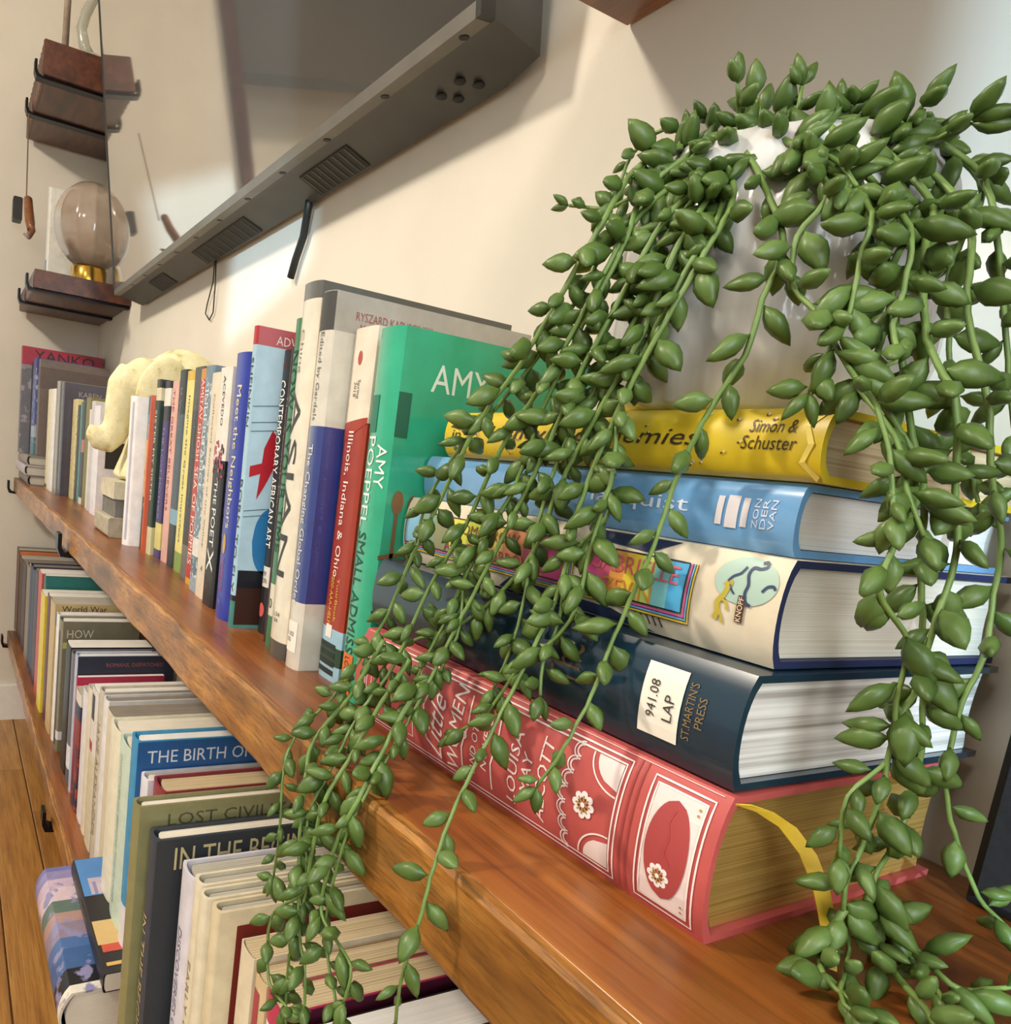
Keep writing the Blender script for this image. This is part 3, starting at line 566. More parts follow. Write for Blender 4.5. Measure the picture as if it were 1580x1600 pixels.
row([
 ('dark taupe book with pink speckled cover standing on the small pile of flat books', -2.345, -2.300, .036, .256, [(0, '#6a5c52'), (.7, '#5c4c44'), (.92, '#6f6058')], dict(W=.18)),
 ('blue and purple tall book standing on the small pile of flat books', -2.440, -2.350, .030, .262, [(0, '#4f7f8c'), (.18, '#a9b6c8'), (.3, '#4a5a96'), (.85, '#3c3c80')], dict(art=(60, '#a9a6b8', .9))),
 ('slim black book standing on the small pile of flat books', -2.480, -2.445, .030, .255, '#1f1d24'),
 ('tall grey book with red cover lettering band leaning by the far wall', -2.525, -2.485, .004, .300, [(0, '#6c6a70'), (.80, '#8d8a8c'), (.83, '#a3203a')], dict(W=.222, art=(30, '#9a979c', .8), txt=[(('YANKO', .115, .279, .165, .028, '#2a0d14', 'flat', 'front'),)])),
], .0785, UP)
# ---- lower shelf ----------------------------------------------------------------------------------------------
row([
 ('dark brown book against the far wall on the lower shelf', -2.625, -2.592, .022, .262, '#4a3028'),
 ('brown book with orange cover band near the far wall on the lower shelf', -2.590, -2.545, .022, .262, '#6b4a3c', dict(rects=[(.004, .15, .225, .258, '#cf7440', 'front')])),
 ('black-brown book third from the far wall on the lower shelf', -2.540, -2.450, .025, .248, '#33241f'),
 ('dark maroon book with black cover on the lower shelf', -2.445, -2.330, .025, .250, '#40282a'),
 ('tan grey book in front of the navy one on the lower shelf', -2.320, -2.225, .025, .262, '#8c7a66', dict(soft=False)),
 ('navy blue book on the far part of the lower shelf', -2.215, -2.150, .025, .276, '#1b2c50', dict(soft=False)),
 ('midnight blue book with a grey edge on the lower shelf', -2.145, -2.085, .025, .276, '#23304a', dict(soft=False)),
 ('dark plum book beside the coral one on the lower shelf', -2.078, -2.000, .025, .285, '#3a1f33'),
 ('coral red book on the far part of the lower shelf', -1.990, -1.920, .025, .298, '#c8504a', dict(page=PAGEW)),
 ('teal book with white page block on the lower shelf', -1.912, -1.880, .030, .300, '#1f6f6c', dict(page=PAGEW)),
 ('bright yellow thin book on the lower shelf', -1.872, -1.790, .020, .270, '#e6cf3a'),
 ('maroon book right beside the bright yellow one', -1.782, -1.735, .025, .280, '#5c1f2e', dict(page=PAGEW)),
 ('wheat-coloured book with a blue lettered cover band on the lower shelf', -1.728, -1.650, .025, .282, '#c9b07c', dict(rects=[(.004, .15, .235, .262, '#3a8fae', 'front')], txt=[(('World War', .06, .272, .09, .012, '#4a3a24', 'flat', 'front'),)])),
 ('white hardcover beside the olive grey one on the lower shelf', -1.640, -1.610, .028, .268, '#eceae6', dict(soft=False, page=PAGEW)),
 ('olive grey book with chartreuse cover band and white lettering', -1.600, -1.550, .028, .268, [(0, '#7a755c'), (.09, '#e2e2e4'), (.16, '#84806a')], dict(soft=False, rects=[(.004, .17, .214, .226, '#c3c25a', 'front'), (.016, .036, .01, .245, '#343432')], txt=[(('HOW', .036, .243, .050, .017, '#d9d3bc', 'flat', 'front'),)])),
 ('black book with small white cover lettering on the lower shelf', -1.495, -1.435, .030, .246, '#17161a', dict(txt=[(('THE MOST DAMNED ALONE', .08, .230, .11, .008, '#c8c6c2', 'flat', 'front'),)])),
 ('silver grey hardcover with white spine sticker on the lower shelf', -1.428, -1.385, .030, .245, [(0, '#5a5860'), (.12, '#e8eaf0'), (.30, '#6c6a74')], dict(soft=False, page=PAGEW)),
 ('navy covered book with red cover lettering and pale blue spine', -1.380, -1.350, .030, .253, [(0, '#b7c4dc'), (.999, '#b7c4dc')], dict(soft=False, page=PAGEW, rects=[(.002, .17, .10, .2525, '#2c3044', 'front')], txt=[(('ROMANS, DISPATCHED', .10, .236, .10, .008, '#a85a5c', 'flat', 'front'),)])),
 ('thin crimson book on the lower shelf', -1.347, -1.334, .030, .220, '#a8264a'),
 ('navy book with red swirls and a cream top band', -1.331, -1.275, .028, .206, [(0, '#251f40'), (.25, '#5c2440'), (.55, '#8a3038'), (.78, '#1c3050'), (.90, '#e6dfd2')], dict(art=(55, '#a8402e', .75))),
 ('white book just right of the red swirl spine', -1.270, -1.228, .030, .226, '#e3e1e4'),
 ('cream book with ribbed spine on the lower shelf', -1.224, -1.190, .030, .243, '#e2d9c0'),
 ('white spine with black disc and red flash on the lower shelf', -1.186, -1.135, .030, .255, [(0, '#d8d0b4'), (.55, '#ded6c0'), (.60, '#e6e2dc')], dict(rects=[(.012, .034, .205, .245, '#23232c'), (.004, .030, .155, .170, '#b23a40')])),
 ('pale taupe hardcover with maroon page tops on the lower shelf', -1.130, -1.098, .030, .268, '#c9c0ae', dict(soft=False, txt=[(('JANE ALEXANDER', .5, .13, .18, .020, '#8a7c62', 'down'),)])),
 ('white jacketed hardcover with navy page tops on the lower shelf', -1.094, -1.062, .030, .266, '#e6e4e2', dict(soft=False)),
 ('cream book with blue cover band and green lettering on the lower shelf', -1.058, -1.010, .030, .262, '#dcd3b8', dict(rects=[(.004, .15, .235, .256, '#2a4a9c', 'front')])),
], LOW, LO, (PAGEG, PAGEG, PAGE_SHADE, PAGEW))  # greyed page tones carry the upper shelf's shade in their colour
PZ = LOW + .0805
row([
 ('cream tall hardcover standing on the flat painted books', -.918, -.862, .007, .214, '#e8e4cc', dict(soft=False, z=PZ)),
 ('mint green hardcover with pale spine lettering standing on the flat books', -.860, -.803, .007, .216, '#c9dccb', dict(soft=False, z=PZ, txt=[(('DISCOVERIES BEFORE THE FLOOD', .45, .11, .18, .010, '#a3b3a6', 'down'),)])),
 ('blue hardcover with white cover lettering standing on the flat books', -.800, -.769, .007, .240, [(0, '#e8eaf0'), (.20, '#3f97c4'), (.999, '#3f97c4')], dict(soft=False, z=PZ, page=PAGEW, rects=[(.002, .15, .10, .239, '#1f5a96', 'front')], txt=[(('THE BIRTH OF', .070, .222, .115, .014, '#dfe4ea', 'flat', 'front'),)])),
 ('white hardcover with a grey diagonal mark standing on the flat books', -.767, -.742, .012, .208, '#e3e3e8', dict(soft=False, z=PZ)),
 ('maroon cloth hardcover with thick cream pages standing on the flat books', -.740, -.698, .018, .214, '#8c3440', dict(soft=False, z=PZ, page=PAGET)),
 ('grey-brown hardcover with thick tan pages standing on the flat books', -.694, -.642, .0, .204, '#6e635c', dict(soft=False, z=PZ, page=PAGET)),
], LOW, LO)
row([
 ('large olive green book with dark spaced capitals on its cover', -.622, -.602, -.028, .329, '#8a875c', dict(soft=False, coat=.6, W=.22, txt=[(('LOST CIVILIZATIONS', .115, .315, .175, .011, '#4d4c34', 'flat', 'front'),)])),
 ('dark slate hardcover with cream serif capitals on its cover', -.598, -.574, -.018, .312, [(0, '#e2dccc'), (.19, '#3f4650'), (.999, '#3f4650')], dict(soft=False, W=.21, rects=[(.002, .205, .02, .311, '#2e3338', 'front')], txt=[(('IN THE BEGINNING', .100, .294, .165, .020, '#cfc08c', 'flat', 'front'), ), (('Creation', .050, .266, .050, .011, '#a8a8a0', 'flat', 'front'),), (('IN THE BEGINNING', .45, .16, .16, .012, '#c2b07c', 'down'),)])),
 ('white and lavender jacketed hardcover with purple spine lettering', -.560, -.528, .0, .300, '#d9d6de', dict(soft=False, page=PAGEG, txt=[(('DISCOVERIES OF ANCIENT EGYPT', .5, .15, .20, .009, '#7c7a9c', 'down'),)])),
 ('ivory hardcover with grey-green page tops on the lower shelf', -.524, -.506, .0, .308, '#e6dcc0', dict(soft=False, page=PAGEG, txt=[(('EARLY CIVILIZATIONS', .5, .16, .16, .007, '#9c9068', 'down'),)])),
 ('cream hardcover with wide plain cover left of the red panelled one', -.500, -.484, -.003, .310, '#e2d8bc', dict(soft=False, page=PAGEG)),
 ('cream hardcover with a dark red panel on its cover', -.480, -.464, .0, .311, '#ded0ac', dict(soft=False, page=PAGEG, rects=[(.016, .16, .02, .299, '#7c2420', 'front')])),
 ('torn cream paperback with black italic capitals on the spine', -.442, -.418, .010, .304, '#e0d3b6', dict(page=PAGET, txt=[(('TARRANT', .5, .19, .12, .014, '#2a2623', 'down'),)])),
 ('tan paperback with a small red spine mark near the plant', -.412, -.394, .010, .302, '#d6bd92', dict(page=PAGET, rects=[(.003, .012, .250, .292, '#a8444c')])),
 ('maroon covered book with pink, black and white spine under the plant', -.390, -.366, .010, .303, [(0, '#d8c8c0'), (.6, '#c8446a'), (.8, '#1d1a1c'), (.88, '#e6e0da'), (.94, '#c23a5c')], dict(page=PAGET, rects=[(.002, .19, .03, .302, '#551b30', 'front')])),
 ('black glossy paperback with a brown patterned cover under the plant', -.356, -.322, .010, .300, '#1c1719', dict(page=PAGEW, coat=.5, art=(45, '#5c3f38', .8))),
 ('slate blue paperback at the near end of the lower shelf', -.310, -.285, .018, .270, '#8aa0bc', dict()),
 ('grey paperback beyond the slate blue one on the lower shelf', -.280, -.250, .020, .230, '#b9b7b2', dict()),
], LOW, LO)
k = Book('black book with sky photograph cover lying on the painted book', -.735, -.735 + .022, -.018, .240, .17, PZ - .0225, '#221f22', soft=True, flat=True, group=LO)
k.rect(.003, .16, .150, .239, '#4f86c2', 'front'); k.rect(.012, .052, .152, .190, '#b9a9b8', 'front', .0005)
for i in range(4): k.rect(.016 + .010 * i, .020 + .010 * i, .152, .180, '#8a84a8', 'front', .0007)
k.text('ATHENS', .070, .133, .085, .016, '#f0eee8', 'flat', 'front'); k.text('BY DAY', .060, .104, .045, .005, '#b8b4b0', 'flat', 'front'); k.rect(.003, .16, .050, .096, '#cfae74', 'front'); k.rect(.006, .16, .036, .050, '#c4503c', 'front'); k.rect(.006, .16, .012, .018, '#d8b060', 'front'); k.text('ATHENS', .5, .16, .10, .008, '#8a8478', 'down'); k.done()
k = Book('thick painted book with watercolour sky and sea spine lying at the shelf front', -.745, -.745 + .0570, -.058, .258, .20, LOW + .0005, bands=[(0, '#e9e2d0'), (.05, '#16161c'), (.16, '#3d5f92'), (.30, '#4a6ca0'), (.38, '#8f7f90'), (.50, '#b08c84'), (.58, '#5f7468'), (.68, '#d8c0c8'), (.80, '#c8b0c4'), (.88, '#8e84b0'), (.96, '#6f6ea8')], bulge=.010, flat=True, group=LO, art=(40, '#8a86ac', .97)); k.done()
# ------------------------------------------------------------------ television
TVT = math.radians(6.73)
tv = thing('television', 'large wall-mounted television seen from below with reflective screen', 'television', (-1.987, .1650, .4790), (TVT, 0, 0))
TW, TH = 1.455, .83
M_TVB = plain('#2b2b2a', .45, .2, .06, 30); M_TVG = plain('#4a4945', .5, .3, .08, 14); M_LIP = plain('#6f6b62', .45, .3, .06, 20)
m_, nt_, b_ = nodes('glossy_screen'); n_ = noise(nt_, coords(nt_), 3, 2); r_ = ramp(nt_, n_.outputs[0], [(.3, (.62, .60, .56, 1)), (.7, (.68, .66, .62, 1))]); nt_.links.new(r_.outputs[0], b_.inputs['Base Color'])
b_.inputs['Metallic'].default_value = .92; b_.inputs['Roughness'].default_value = .045; M_SCREEN = m_
MB().box((.006, -.0012, .012), (TW - .006, .003, TH - .006)).build('screen', M_SCREEN, tv)
for a, c in (((0, -.003, .0), (.006, .010, TH)), ((TW - .006, -.003, .0), (TW, .010, TH)), ((0.006, -.003, TH - .006), (TW - .006, .010, TH))): MB().box(a, c).build('bezel', M_TVB, tv)
MB().box((.0065, -.003, .0), (TW - .0065, .0125, .0115)).build('bottom_lip', M_LIP, tv)
# rear housing: wide, with a sloping underside and chamfered ends
hs = MB(); prof = [(.0105, .0), (.020, -.002), (.057, -.021), (.061, -.012), (.061, TH - .05), (.0105, TH - .001)]
xs = [(.001, .0), (.03, .0), (TW - .045, .0), (TW - .001, .0)]; vs = []
for j, (x, _) in enumerate(xs):
    e = j in (0, 3)
    for i, (py, pz) in enumerate(prof): vs.append((x, (min(py, .054) if e else py), pz + (.006 if e and i in (2,) else 0)))
n = len(prof); hs.add(vs, [(j * n + i, j * n + (i + 1) % n, (j + 1) * n + (i + 1) % n, (j + 1) * n + i) for j in range(3) for i in range(n)] + [tuple(range(n)), tuple(3 * n + i for i in range(n))])
smooth_angle(hs.build('rear_housing', M_TVG, tv), 25)
def on_under(x, t):  # a point on the sloping underside, t from the front (0) to the back (1)
    y = .020 + t * .036; return (x, y, -.002 - t * .019)
def vent(x0, x1, name='vent_grille'):
    g = MB(); vs = [Vector(on_under(x0, .12)), Vector(on_under(x1, .12)), Vector(on_under(x1, .92)), Vector(on_under(x0, .92))]
    dn = Vector((0, -.019, -.036)).normalized() * .0012; q = [v + dn for v in vs]
    g.add(vs + q, [(4, 5, 6, 7), (0, 1, 5, 4), (1, 2, 6, 5), (2, 3, 7, 6), (3, 0, 4, 7)]); o = g.build(name, plain('#2a2825', .7, 0, .1), tv)
    for i in range(9):
        x = x0 + (x1 - x0) * (i + .5) / 9; s_ = MB(); a = Vector(on_under(x, .15)) + dn; c = Vector(on_under(x, .89)) + dn
        s_.add([a + Vector((-.0016, 0, 0)), a + Vector((.0016, 0, 0)), c + Vector((.0016, 0, 0)), c + Vector((-.0016, 0, 0))] + [p + dn * .6 for p in (a + Vector((-.0016, 0, 0)), a + Vector((.0016, 0, 0)), c + Vector((.0016, 0, 0)), c + Vector((-.0016, 0, 0)))], [(4, 5, 6, 7), (0, 1, 5, 4), (1, 2, 6, 5), (2, 3, 7, 6), (3, 0, 4, 7)])
        so_ = s_.build('slat', M_TVG, o)
vent(1.055, 1.180); vent(.58, .85); vent(.245, .37)
for i in range(11):
    x = TW - .034 - .125 * i; MB().lathe([(.0001, -.0006), (.0042, -.0006), (.0042, .001)], (x, .0062, 0), 10).build('screw', plain('#181614', .5, .3), tv)
for dx, dt in ((0, .45), (.028, .40), (.012, .70), (.040, .68)):
    c = on_under(1.345 + dx * 1.1, dt); MB().ell(c, (.0062, .0062, .0022), 12, 6).build('port_hole', plain('#141310', .6), tv)
MB().box((.935, .048, -.004), (1.0, .060, .030)).build('mount_foot', plain('#2a2927', .6), tv)
ck = MB(); ck.tube([at(488, 285, .219), at(480, 335, .222), at(474, 370, .224), at(462, 405, .224), at(454, 434, .224)], [.0052] * 5, 8)
tag(ck.build('power_cable', plain('#141a18', .45), None, True), 'short thick black cable hanging below the television', 'cable')
wl = MB(); P = [at(336, 400, .222), at(333, 440, .226), at(324, 475, .228), at(321, 490, .228), at(327, 500, .228), at(333, 488, .228), at(336, 450, .226), at(338, 400, .222)]
tag(wl.tube(P, .0012, 6).build('thin_wire', plain('#2a2623', .5), None, True), 'thin looped wire hanging below the far end of the television', 'wire')
# ------------------------------------------------------------------ elephant bookend
el = thing('elephant_bookend', 'cream stone elephant bookend with curled trunk on a stepped base', 'bookend', (-1.26, .125, 0))
M_STONE, nt_, b_ = nodes('cream_stone'); n_ = noise(nt_, coords(nt_), 55, 5, .6); n2_ = noise(nt_, coords(nt_), 300, 2); r_ = ramp(nt_, n_.outputs[0], [(.28, lin('#b9ac78')), (.42, lin('#ddd3a4')), (.7, lin('#ebe2ba'))]); nt_.links.new(r_.outputs[0], b_.inputs['Base Color']); b_.inputs['Roughness'].default_value = .85; bump(nt_, b_, n2_.outputs[0], .4, .002)
g = MB()
g.ell((0, .030, .212), (.050, .074, .086), 24, 16)           # shoulders
g.ell((0, -.032, .236), (.036, .034, .040), 24, 16)          # forehead
g.ell((0, .020, .125), (.048, .056, .075), 20, 12)
trunk = [(0, -.046, .248), (0, -.060, .226), (0, -.064, .200), (0, -.067, .175), (0, -.073, .152), (0, -.083, .140), (0, -.094, .141), (0, -.101, .152), (0, -.100, .164)]
g.tube(trunk, [.028, .028, .025, .022, .020, .018, .0165, .0145, .011], 14)
for sx in (-1, 1): g.tube([(sx * .026, -.016, .165), (sx * .028, -.030, .120), (sx * .030, -.040, .083)], [.026, .025, .028], 14)
o = g.build('body', M_STONE, el, True); md = o.modifiers.new('fuse', 'REMESH'); md.mode = 'VOXEL'; md.voxel_size = .0042; md.use_smooth_shade = True
sm = o.modifiers.new('soft', 'SMOOTH'); sm.factor = .6; sm.iterations = 5
for sx in (-1, 1):
    MB().ell((sx * .044, -.012, .222), (.010, .040, .056), 22, 14, Quaternion((1, 0, 0), math.radians(-14))).build('ear', M_STONE, el, True)
MB().box((-.060, -.078, .058), (.060, .100, .084)).build('upper_plinth', plain('#cfc7ac', .8, 0, .1), el); MB().box((-.056, -.074, .030), (.056, .096, .058)).build('middle_plinth', plain('#77746c', .8, 0, .1), el); MB().rbox((-.064, -.084, .0005), (.064, .104, .030), .004).build('lower_plinth', plain('#b4ab94', .8, 0, .12), el)
# ------------------------------------------------------------------ things around the small far shelves
gz = .5305
gl = thing('glass_globe', 'round ribbed smoky glass globe on a gold ring on the small dark shelf', 'globe', (-2.235, .137, gz))
m_, nt_, b_ = nodes('smoky_glass'); n_ = noise(nt_, coords(nt_), 9, 3); r_ = ramp(nt_, n_.outputs[0], [(.3, lin('#a08c7a')), (.7, lin('#c6b5a2'))]); nt_.links.new(r_.outputs[0], b_.inputs['Base Color']); b_.inputs['Roughness'].default_value = .12; b_.inputs['Transmission Weight'].default_value = .35; b_.inputs['Coat Weight'].default_value = .8; b_.inputs['Coat Roughness'].default_value = .05
prof = [(.001, .252)] + [(.088 * math.sin(a), .144 - .108 * math.cos(math.pi - a)) for a in [math.pi * i / 22 for i in range(1, 21)]]
MB().lathe(prof, (0, 0, 0), 72, lambda t, z: 1 - .035 * abs(math.sin(t * 6)) ** .35 + .03).build('globe', m_, gl, True)
MB().lathe([(.034, .001), (.043, .001), (.044, .006), (.044, .040), (.040, .046), (.036, .046), (.036, .008), (.034, .001)], (0, 0, 0), 40).build('gold_ring', plain('#c39a45', .22, .9, .04), gl, True)
row([('pale book with blue spine standing behind the glass globe', -2.46, -2.43, .05, .27, [(0, '#4a7fb4'), (.3, '#d8d8d4')], dict(soft=False)), ('white book beside the blue spine behind the glass globe', -2.425, -2.40, .05, .26, '#e2dfd4', dict(soft=False))], gz, 'books on the small dark shelf')
# glass bird-necked vase and dowel on the upper little shelf
uz = 1.0365
v = thing('glass_figurine', 'greenish glass figurine with a curved neck on the upper dark shelf', 'figurine', (-2.22, .100, uz))
MG, nt_, b_ = nodes('green_glass'); n_ = noise(nt_, coords(nt_), 12, 2); r_ = ramp(nt_, n_.outputs[0], [(.3, lin('#c3c6b4')), (.7, lin('#dfe0d2'))]); nt_.links.new(r_.outputs[0], b_.inputs['Base Color']); b_.inputs['Roughness'].default_value = .08; b_.inputs['Transmission Weight'].default_value = .6; b_.inputs['Coat Weight'].default_value = .6
MB().tube([(0, .010, .020), (0, -.004, .045), (0, -.012, .080), (0, -.004, .115), (0, .010, .150), (0, .012, .190), (0, -.004, .215), (0, -.024, .212), (0, -.034, .196)], [.016, .014, .0125, .012, .012, .011, .010, .009, .004], 14).build('neck', MG, v, True)
MB().ell((0, .016, .017), (.030, .036, .0165), 20, 10).build('body', MG, v, True)
tag(MB().tube([(-2.22, .052, uz + .0005), (-2.22, .058, uz + .42)], .008, 10).build('wooden_dowel', plain('#9c8a74', .6, 0, .1), None, True), 'slim pale wooden dowel standing on the upper dark shelf', 'dowel')
h = thing('hanging_toggle', 'black and brown horn hook hanging on a string from the upper dark shelf', 'ornament', at(41, 318, -.022))
HO = at(41, 318, -.022)
MB().tube([(0, 0, 0), tuple(at(45, 178, -.020) - HO)], .0016, 6).build('string', plain('#6b5138', .7), h)
k0 = lambda px, py: tuple(at(px, py, -.022) - HO)
MB().tube([k0(44, 312), k0(45, 330), k0(47, 348), k0(49, 360), k0(45, 370), k0(38, 366)], [.010, .011, .011, .009, .006, .003], 12).build('horn_hook', plain('#7c4a24', .4, 0, .2, 120), h, True)
bx_ = MB().rbox((-.022, -.012, -.030), (.022, .012, .030), .004).build('black_block', plain('#211913', .45, 0, .2), h); bx_.location = k0(27, 328)
sp = thing('black_box', 'upright black box standing at the wall right of the stacked books', 'box', (-.1355, .2005, 0))
MB().rbox((0, 0, .0005), (.20, .030, .30), .003).build('body', plain('#0e0d0e', .6, 0, .1), sp); MB().box((.004, -.004, .006), (.196, -.0002, .294)).build('front_panel', plain('#161516', .9, 0, .2, 400), sp)
# ------------------------------------------------------------------ vase
VC = Vector((-.236, .142, .1830))
vz = thing('glass_vase', 'clear ribbed glass vase on the yellow book, mostly hidden by the plant', 'vase', VC)
m_, nt_, b_ = nodes('ribbed_glass'); n_ = noise(nt_, coords(nt_, (60, 60, 3)), 1.0, 3); r_ = ramp(nt_, n_.outputs[0], [(.3, lin('#c9c6bf')), (.7, lin('#f1f0ec'))]); nt_.links.new(r_.outputs[0], b_.inputs['Base Color']); b_.inputs['Roughness'].default_value = .16; b_.inputs['Transmission Weight'].default_value = .14; b_.inputs['IOR'].default_value = 1.35; b_.inputs['Coat Weight'].default_value = .4; bump(nt_, b_, n_.outputs[0], .35, .002)
VR = .064
prof = [(.002, .0008), (VR * .80, .0008), (VR * .90, .004), (VR, .030), (VR, .070), (VR * .93, .092), (VR * .86, .104), (VR * .84, .104), (VR * .90, .090), (VR * .95, .070), (VR * .95, .030), (VR * .84, .008), (.002, .006)]
MB().lathe(prof, (0, 0, 0), 96, lambda t, z: 1 + .020 * math.cos(t * 22)).build('bowl', m_, vz, True)
# ------------------------------------------------------------------ trailing plant
M_LEAF, nt_, b_ = nodes('succulent_leaf')
geo = nt_.nodes.new('ShaderNodeNewGeometry'); mp = nt_.nodes.new('ShaderNodeMapping'); nt_.links.new(geo.outputs['Position'], mp.inputs[0]); n_ = noise(nt_, mp, 45, 3); n2_ = noise(nt_, mp, 420, 2)
r_ = ramp(nt_, n_.outputs[0], [(.25, lin('#394e20')), (.5, lin('#51692f')), (.78, lin('#6c854a'))]); nt_.links.new(r_.outputs[0], b_.inputs['Base Color'])
b_.inputs['Roughness'].default_value = .40; b_.inputs['Specular IOR Level'].default_value = .4; b_.inputs['Subsurface Weight'].default_value = .0; bump(nt_, b_, n2_.outputs[0], .10, .0005)
M_STEM = plain('#718c46', .5, 0, .1, 90)
pl = thing('trailing_succulent', 'trailing green artificial succulent spilling from the glass vase over the books', 'plant', (VC.x, VC.y, VC.z + .06))
PO = Vector(pl.location)
def leaf_mesh():
    prof = [(0, .0), (.10, .06), (.24, .20), (.42, .27), (.62, .235), (.84, .13), (1.0, 0)]; seg = 6; vs = []; fs = []
    for i, (z, r) in enumerate(prof):
        if r == 0: vs.append((0, 0, z)); continue
        for k in range(seg):
            t = 2 * math.pi * k / seg; vs.append((r * math.cos(t) * (1.0 if math.cos(t) > -2 else 1), r * .72 * math.sin(t), z))
    ring = lambda i: 1 + (i - 1) * seg; L_ = len(prof)
    for k in range(seg): fs.append((0, ring(1) + (k + 1) % seg, ring(1) + k))
    for i in range(1, L_ - 2):
        for k in range(seg): fs.append((ring(i) + k, ring(i) + (k + 1) % seg, ring(i + 1) + (k + 1) % seg, ring(i + 1) + k))
    tip = len(vs) - 1
    for k in range(seg): fs.append((ring(L_ - 2) + k, ring(L_ - 2) + (k + 1) % seg, tip))
    m = bpy.data.meshes.new('leaf'); m.from_pydata(vs, [], fs); m.update(); m.polygons.foreach_set('use_smooth', [True] * len(m.polygons)); m.materials.append(M_LEAF); return m
LEAF = leaf_mesh(); LV = [v.co.copy() for v in LEAF.vertices]; LF = [tuple(p.vertices) for p in LEAF.polygons]
def spline(P, step=.004):
    out = []; n = len(P)
    for i in range(n - 1):
        p0, p1, p2, p3 = P[max(i - 1, 0)], P[i], P[i + 1], P[min(i + 2, n - 1)]; k = max(2, int((p2 - p1).length / step))
        for j in range(k):
            t = j / k; out.append(.5 * ((2 * p1) + (p2 - p0) * t + (2 * p0 - 5 * p1 + 4 * p2 - p3) * t * t + (3 * p1 - p0 - 3 * p2 + p3) * t ** 3))
    out.append(P[-1]); return out
leaves = []   # (stem object, location, quaternion, scale)
def strand(points, r=.0011, gap=.0066, size=.0148, skip=.0, dens=1.0):
    P = [Vector(p) + Vector((R.gauss(0, .0012), R.gauss(0, .0006), R.gauss(0, .0012))) * (0 if j < 2 else 1) for j, p in enumerate(points)]; S = spline(P); n = len(S)
    for i, q in enumerate(S):
        f = min(1, i / 6); S[i] = q + Vector((R.gauss(0, .00014), R.gauss(0, .00014), 0)) * f
    rad = [r * (1.25 - .6 * i / n) for i in range(n)]
    m = MB(); m.tube([q - PO for q in S], rad, 5); st = m.build('stem', M_STEM, pl, True)
    acc = 0; ph = R.uniform(0, 6.28); total = sum((S[i + 1] - S[i]).length for i in range(n - 1)); run = 0; nxt = skip
    for i in range(n - 1):
        d = S[i + 1] - S[i]; L_ = d.length; dn = d.normalized()
        while run + L_ > nxt:
            p = S[i] + d * ((nxt - run) / L_); ph += 2.4 + R.uniform(-.5, .5)
            side = dn.orthogonal().normalized(); side.rotate(Quaternion(dn, ph)); end = nxt / total
            ang = math.radians(R.uniform(35, 75)); dr = (dn * math.cos(ang) + side * math.sin(ang)).normalized()
            sc = size * R.uniform(.75, 1.2) * (1.0 - .25 * max(0, end - .8) / .2)
            qt = dr.to_track_quat('Z', 'Y') @ Quaternion((0, 0, 1), R.uniform(0, 6.28))
            leaves.append((st, p + dr * .0008, qt, sc)); nxt += gap * R.uniform(.7, 1.3) / dens
        run += L_
    # tip leaves
    for a in range(2):
        side = dn.orthogonal().normalized(); side.rotate(Quaternion(dn, a * 3 + ph)); dr = (dn * .85 + side * .4).normalized(); leaves.append((st, S[-1], dr.to_track_quat('Z', 'Y'), size * .8))
A = lambda *a: at(*a); X = lambda *a: atx(*a)
ROOT = Vector((VC.x, VC.y, VC.z + .096))
def root(dx, dy, dz=0): return [ROOT + Vector((dx * .4, dy * .4, -.02)), ROOT + Vector((dx * .95, dy * .95, .006 + dz))]
strand(root(-.03, -.04) + [A(1060, 232, .085), A(985, 270, .070), A(930, 360, .055), A(872, 470, .047), A(812, 570, .043), A(748, 660, .040), A(694, 770, .037), A(640, 880, .033), A(596, 975, .028), A(530, 1080, .012), A(468, 1142, -.001), A(444, 1200, -.010), A(436, 1290, -.013), A(424, 1380, -.013)])
strand(root(-.02, -.045) + [A(1080, 262, .085), A(1000, 330, .068), A(935, 440, .055), A(868, 560, .049), A(790, 690, .045), A(730, 810, .041), A(668, 925, .036), A(610, 1040, .026), A(560, 1120, .010), A(515, 1205, -.004), A(484, 1280, -.012), A(474, 1400, -.014), A(455, 1500, -.014), A(445, 1595, -.014)])
strand(root(-.01, -.05) + [A(1100, 270, .080), A(1035, 350, .066), A(965, 470, .056), A(900, 600, .051), A(845, 715, .048), A(780, 850, .044), A(715, 985, .036), A(650, 1100, .022), A(590, 1205, .004), A(548, 1290, -.008), A(520, 1380, -.012), A(508, 1470, -.013), A(530, 1590, -.013)])
strand(root(.0, -.05) + [A(1150, 300, .078), A(1100, 400, .066), A(1030, 520, .058), A(960, 660, .053), A(905, 790, .050), A(868, 920, .047), A(820, 1040, .040), A(770, 1150, .026), A(705, 1265, .004), A(672, 1350, -.008), A(655, 1440, -.012), A(632, 1530, -.013), A(612, 1600, -.013)], gap=.0095)
strand(root(.005, -.05) + [A(1130, 320, .076), A(1065, 430, .064), A(1010, 540, .060), A(970, 640, .056), A(955, 740, .053), A(930, 850, .051), A(885, 960, .048), A(810, 1050, .042), A(760, 1115, .036), A(720, 1140, .033)])
strand(root(.01, -.05) + [A(1215, 360, .074), A(1190, 470, .068), A(1160, 560, .065), A(1110, 650, .062), A(1055, 745, .060), A(1020, 850, .058), A(985, 940, .056), A(955, 1020, .052), A(930, 1080, .046), A(885, 1165, .036), A(850, 1220, .030)], gap=.0085)
strand(root(-.025, -.045) + [A(1090, 240, .085), A(1010, 300, .070), A(960, 400, .060), A(905, 520, .054), A(850, 640, .050), A(800, 760, .047), A(740, 880, .043), A(700, 960, .039), A(655, 1050, .030), A(632, 1100, .025)])
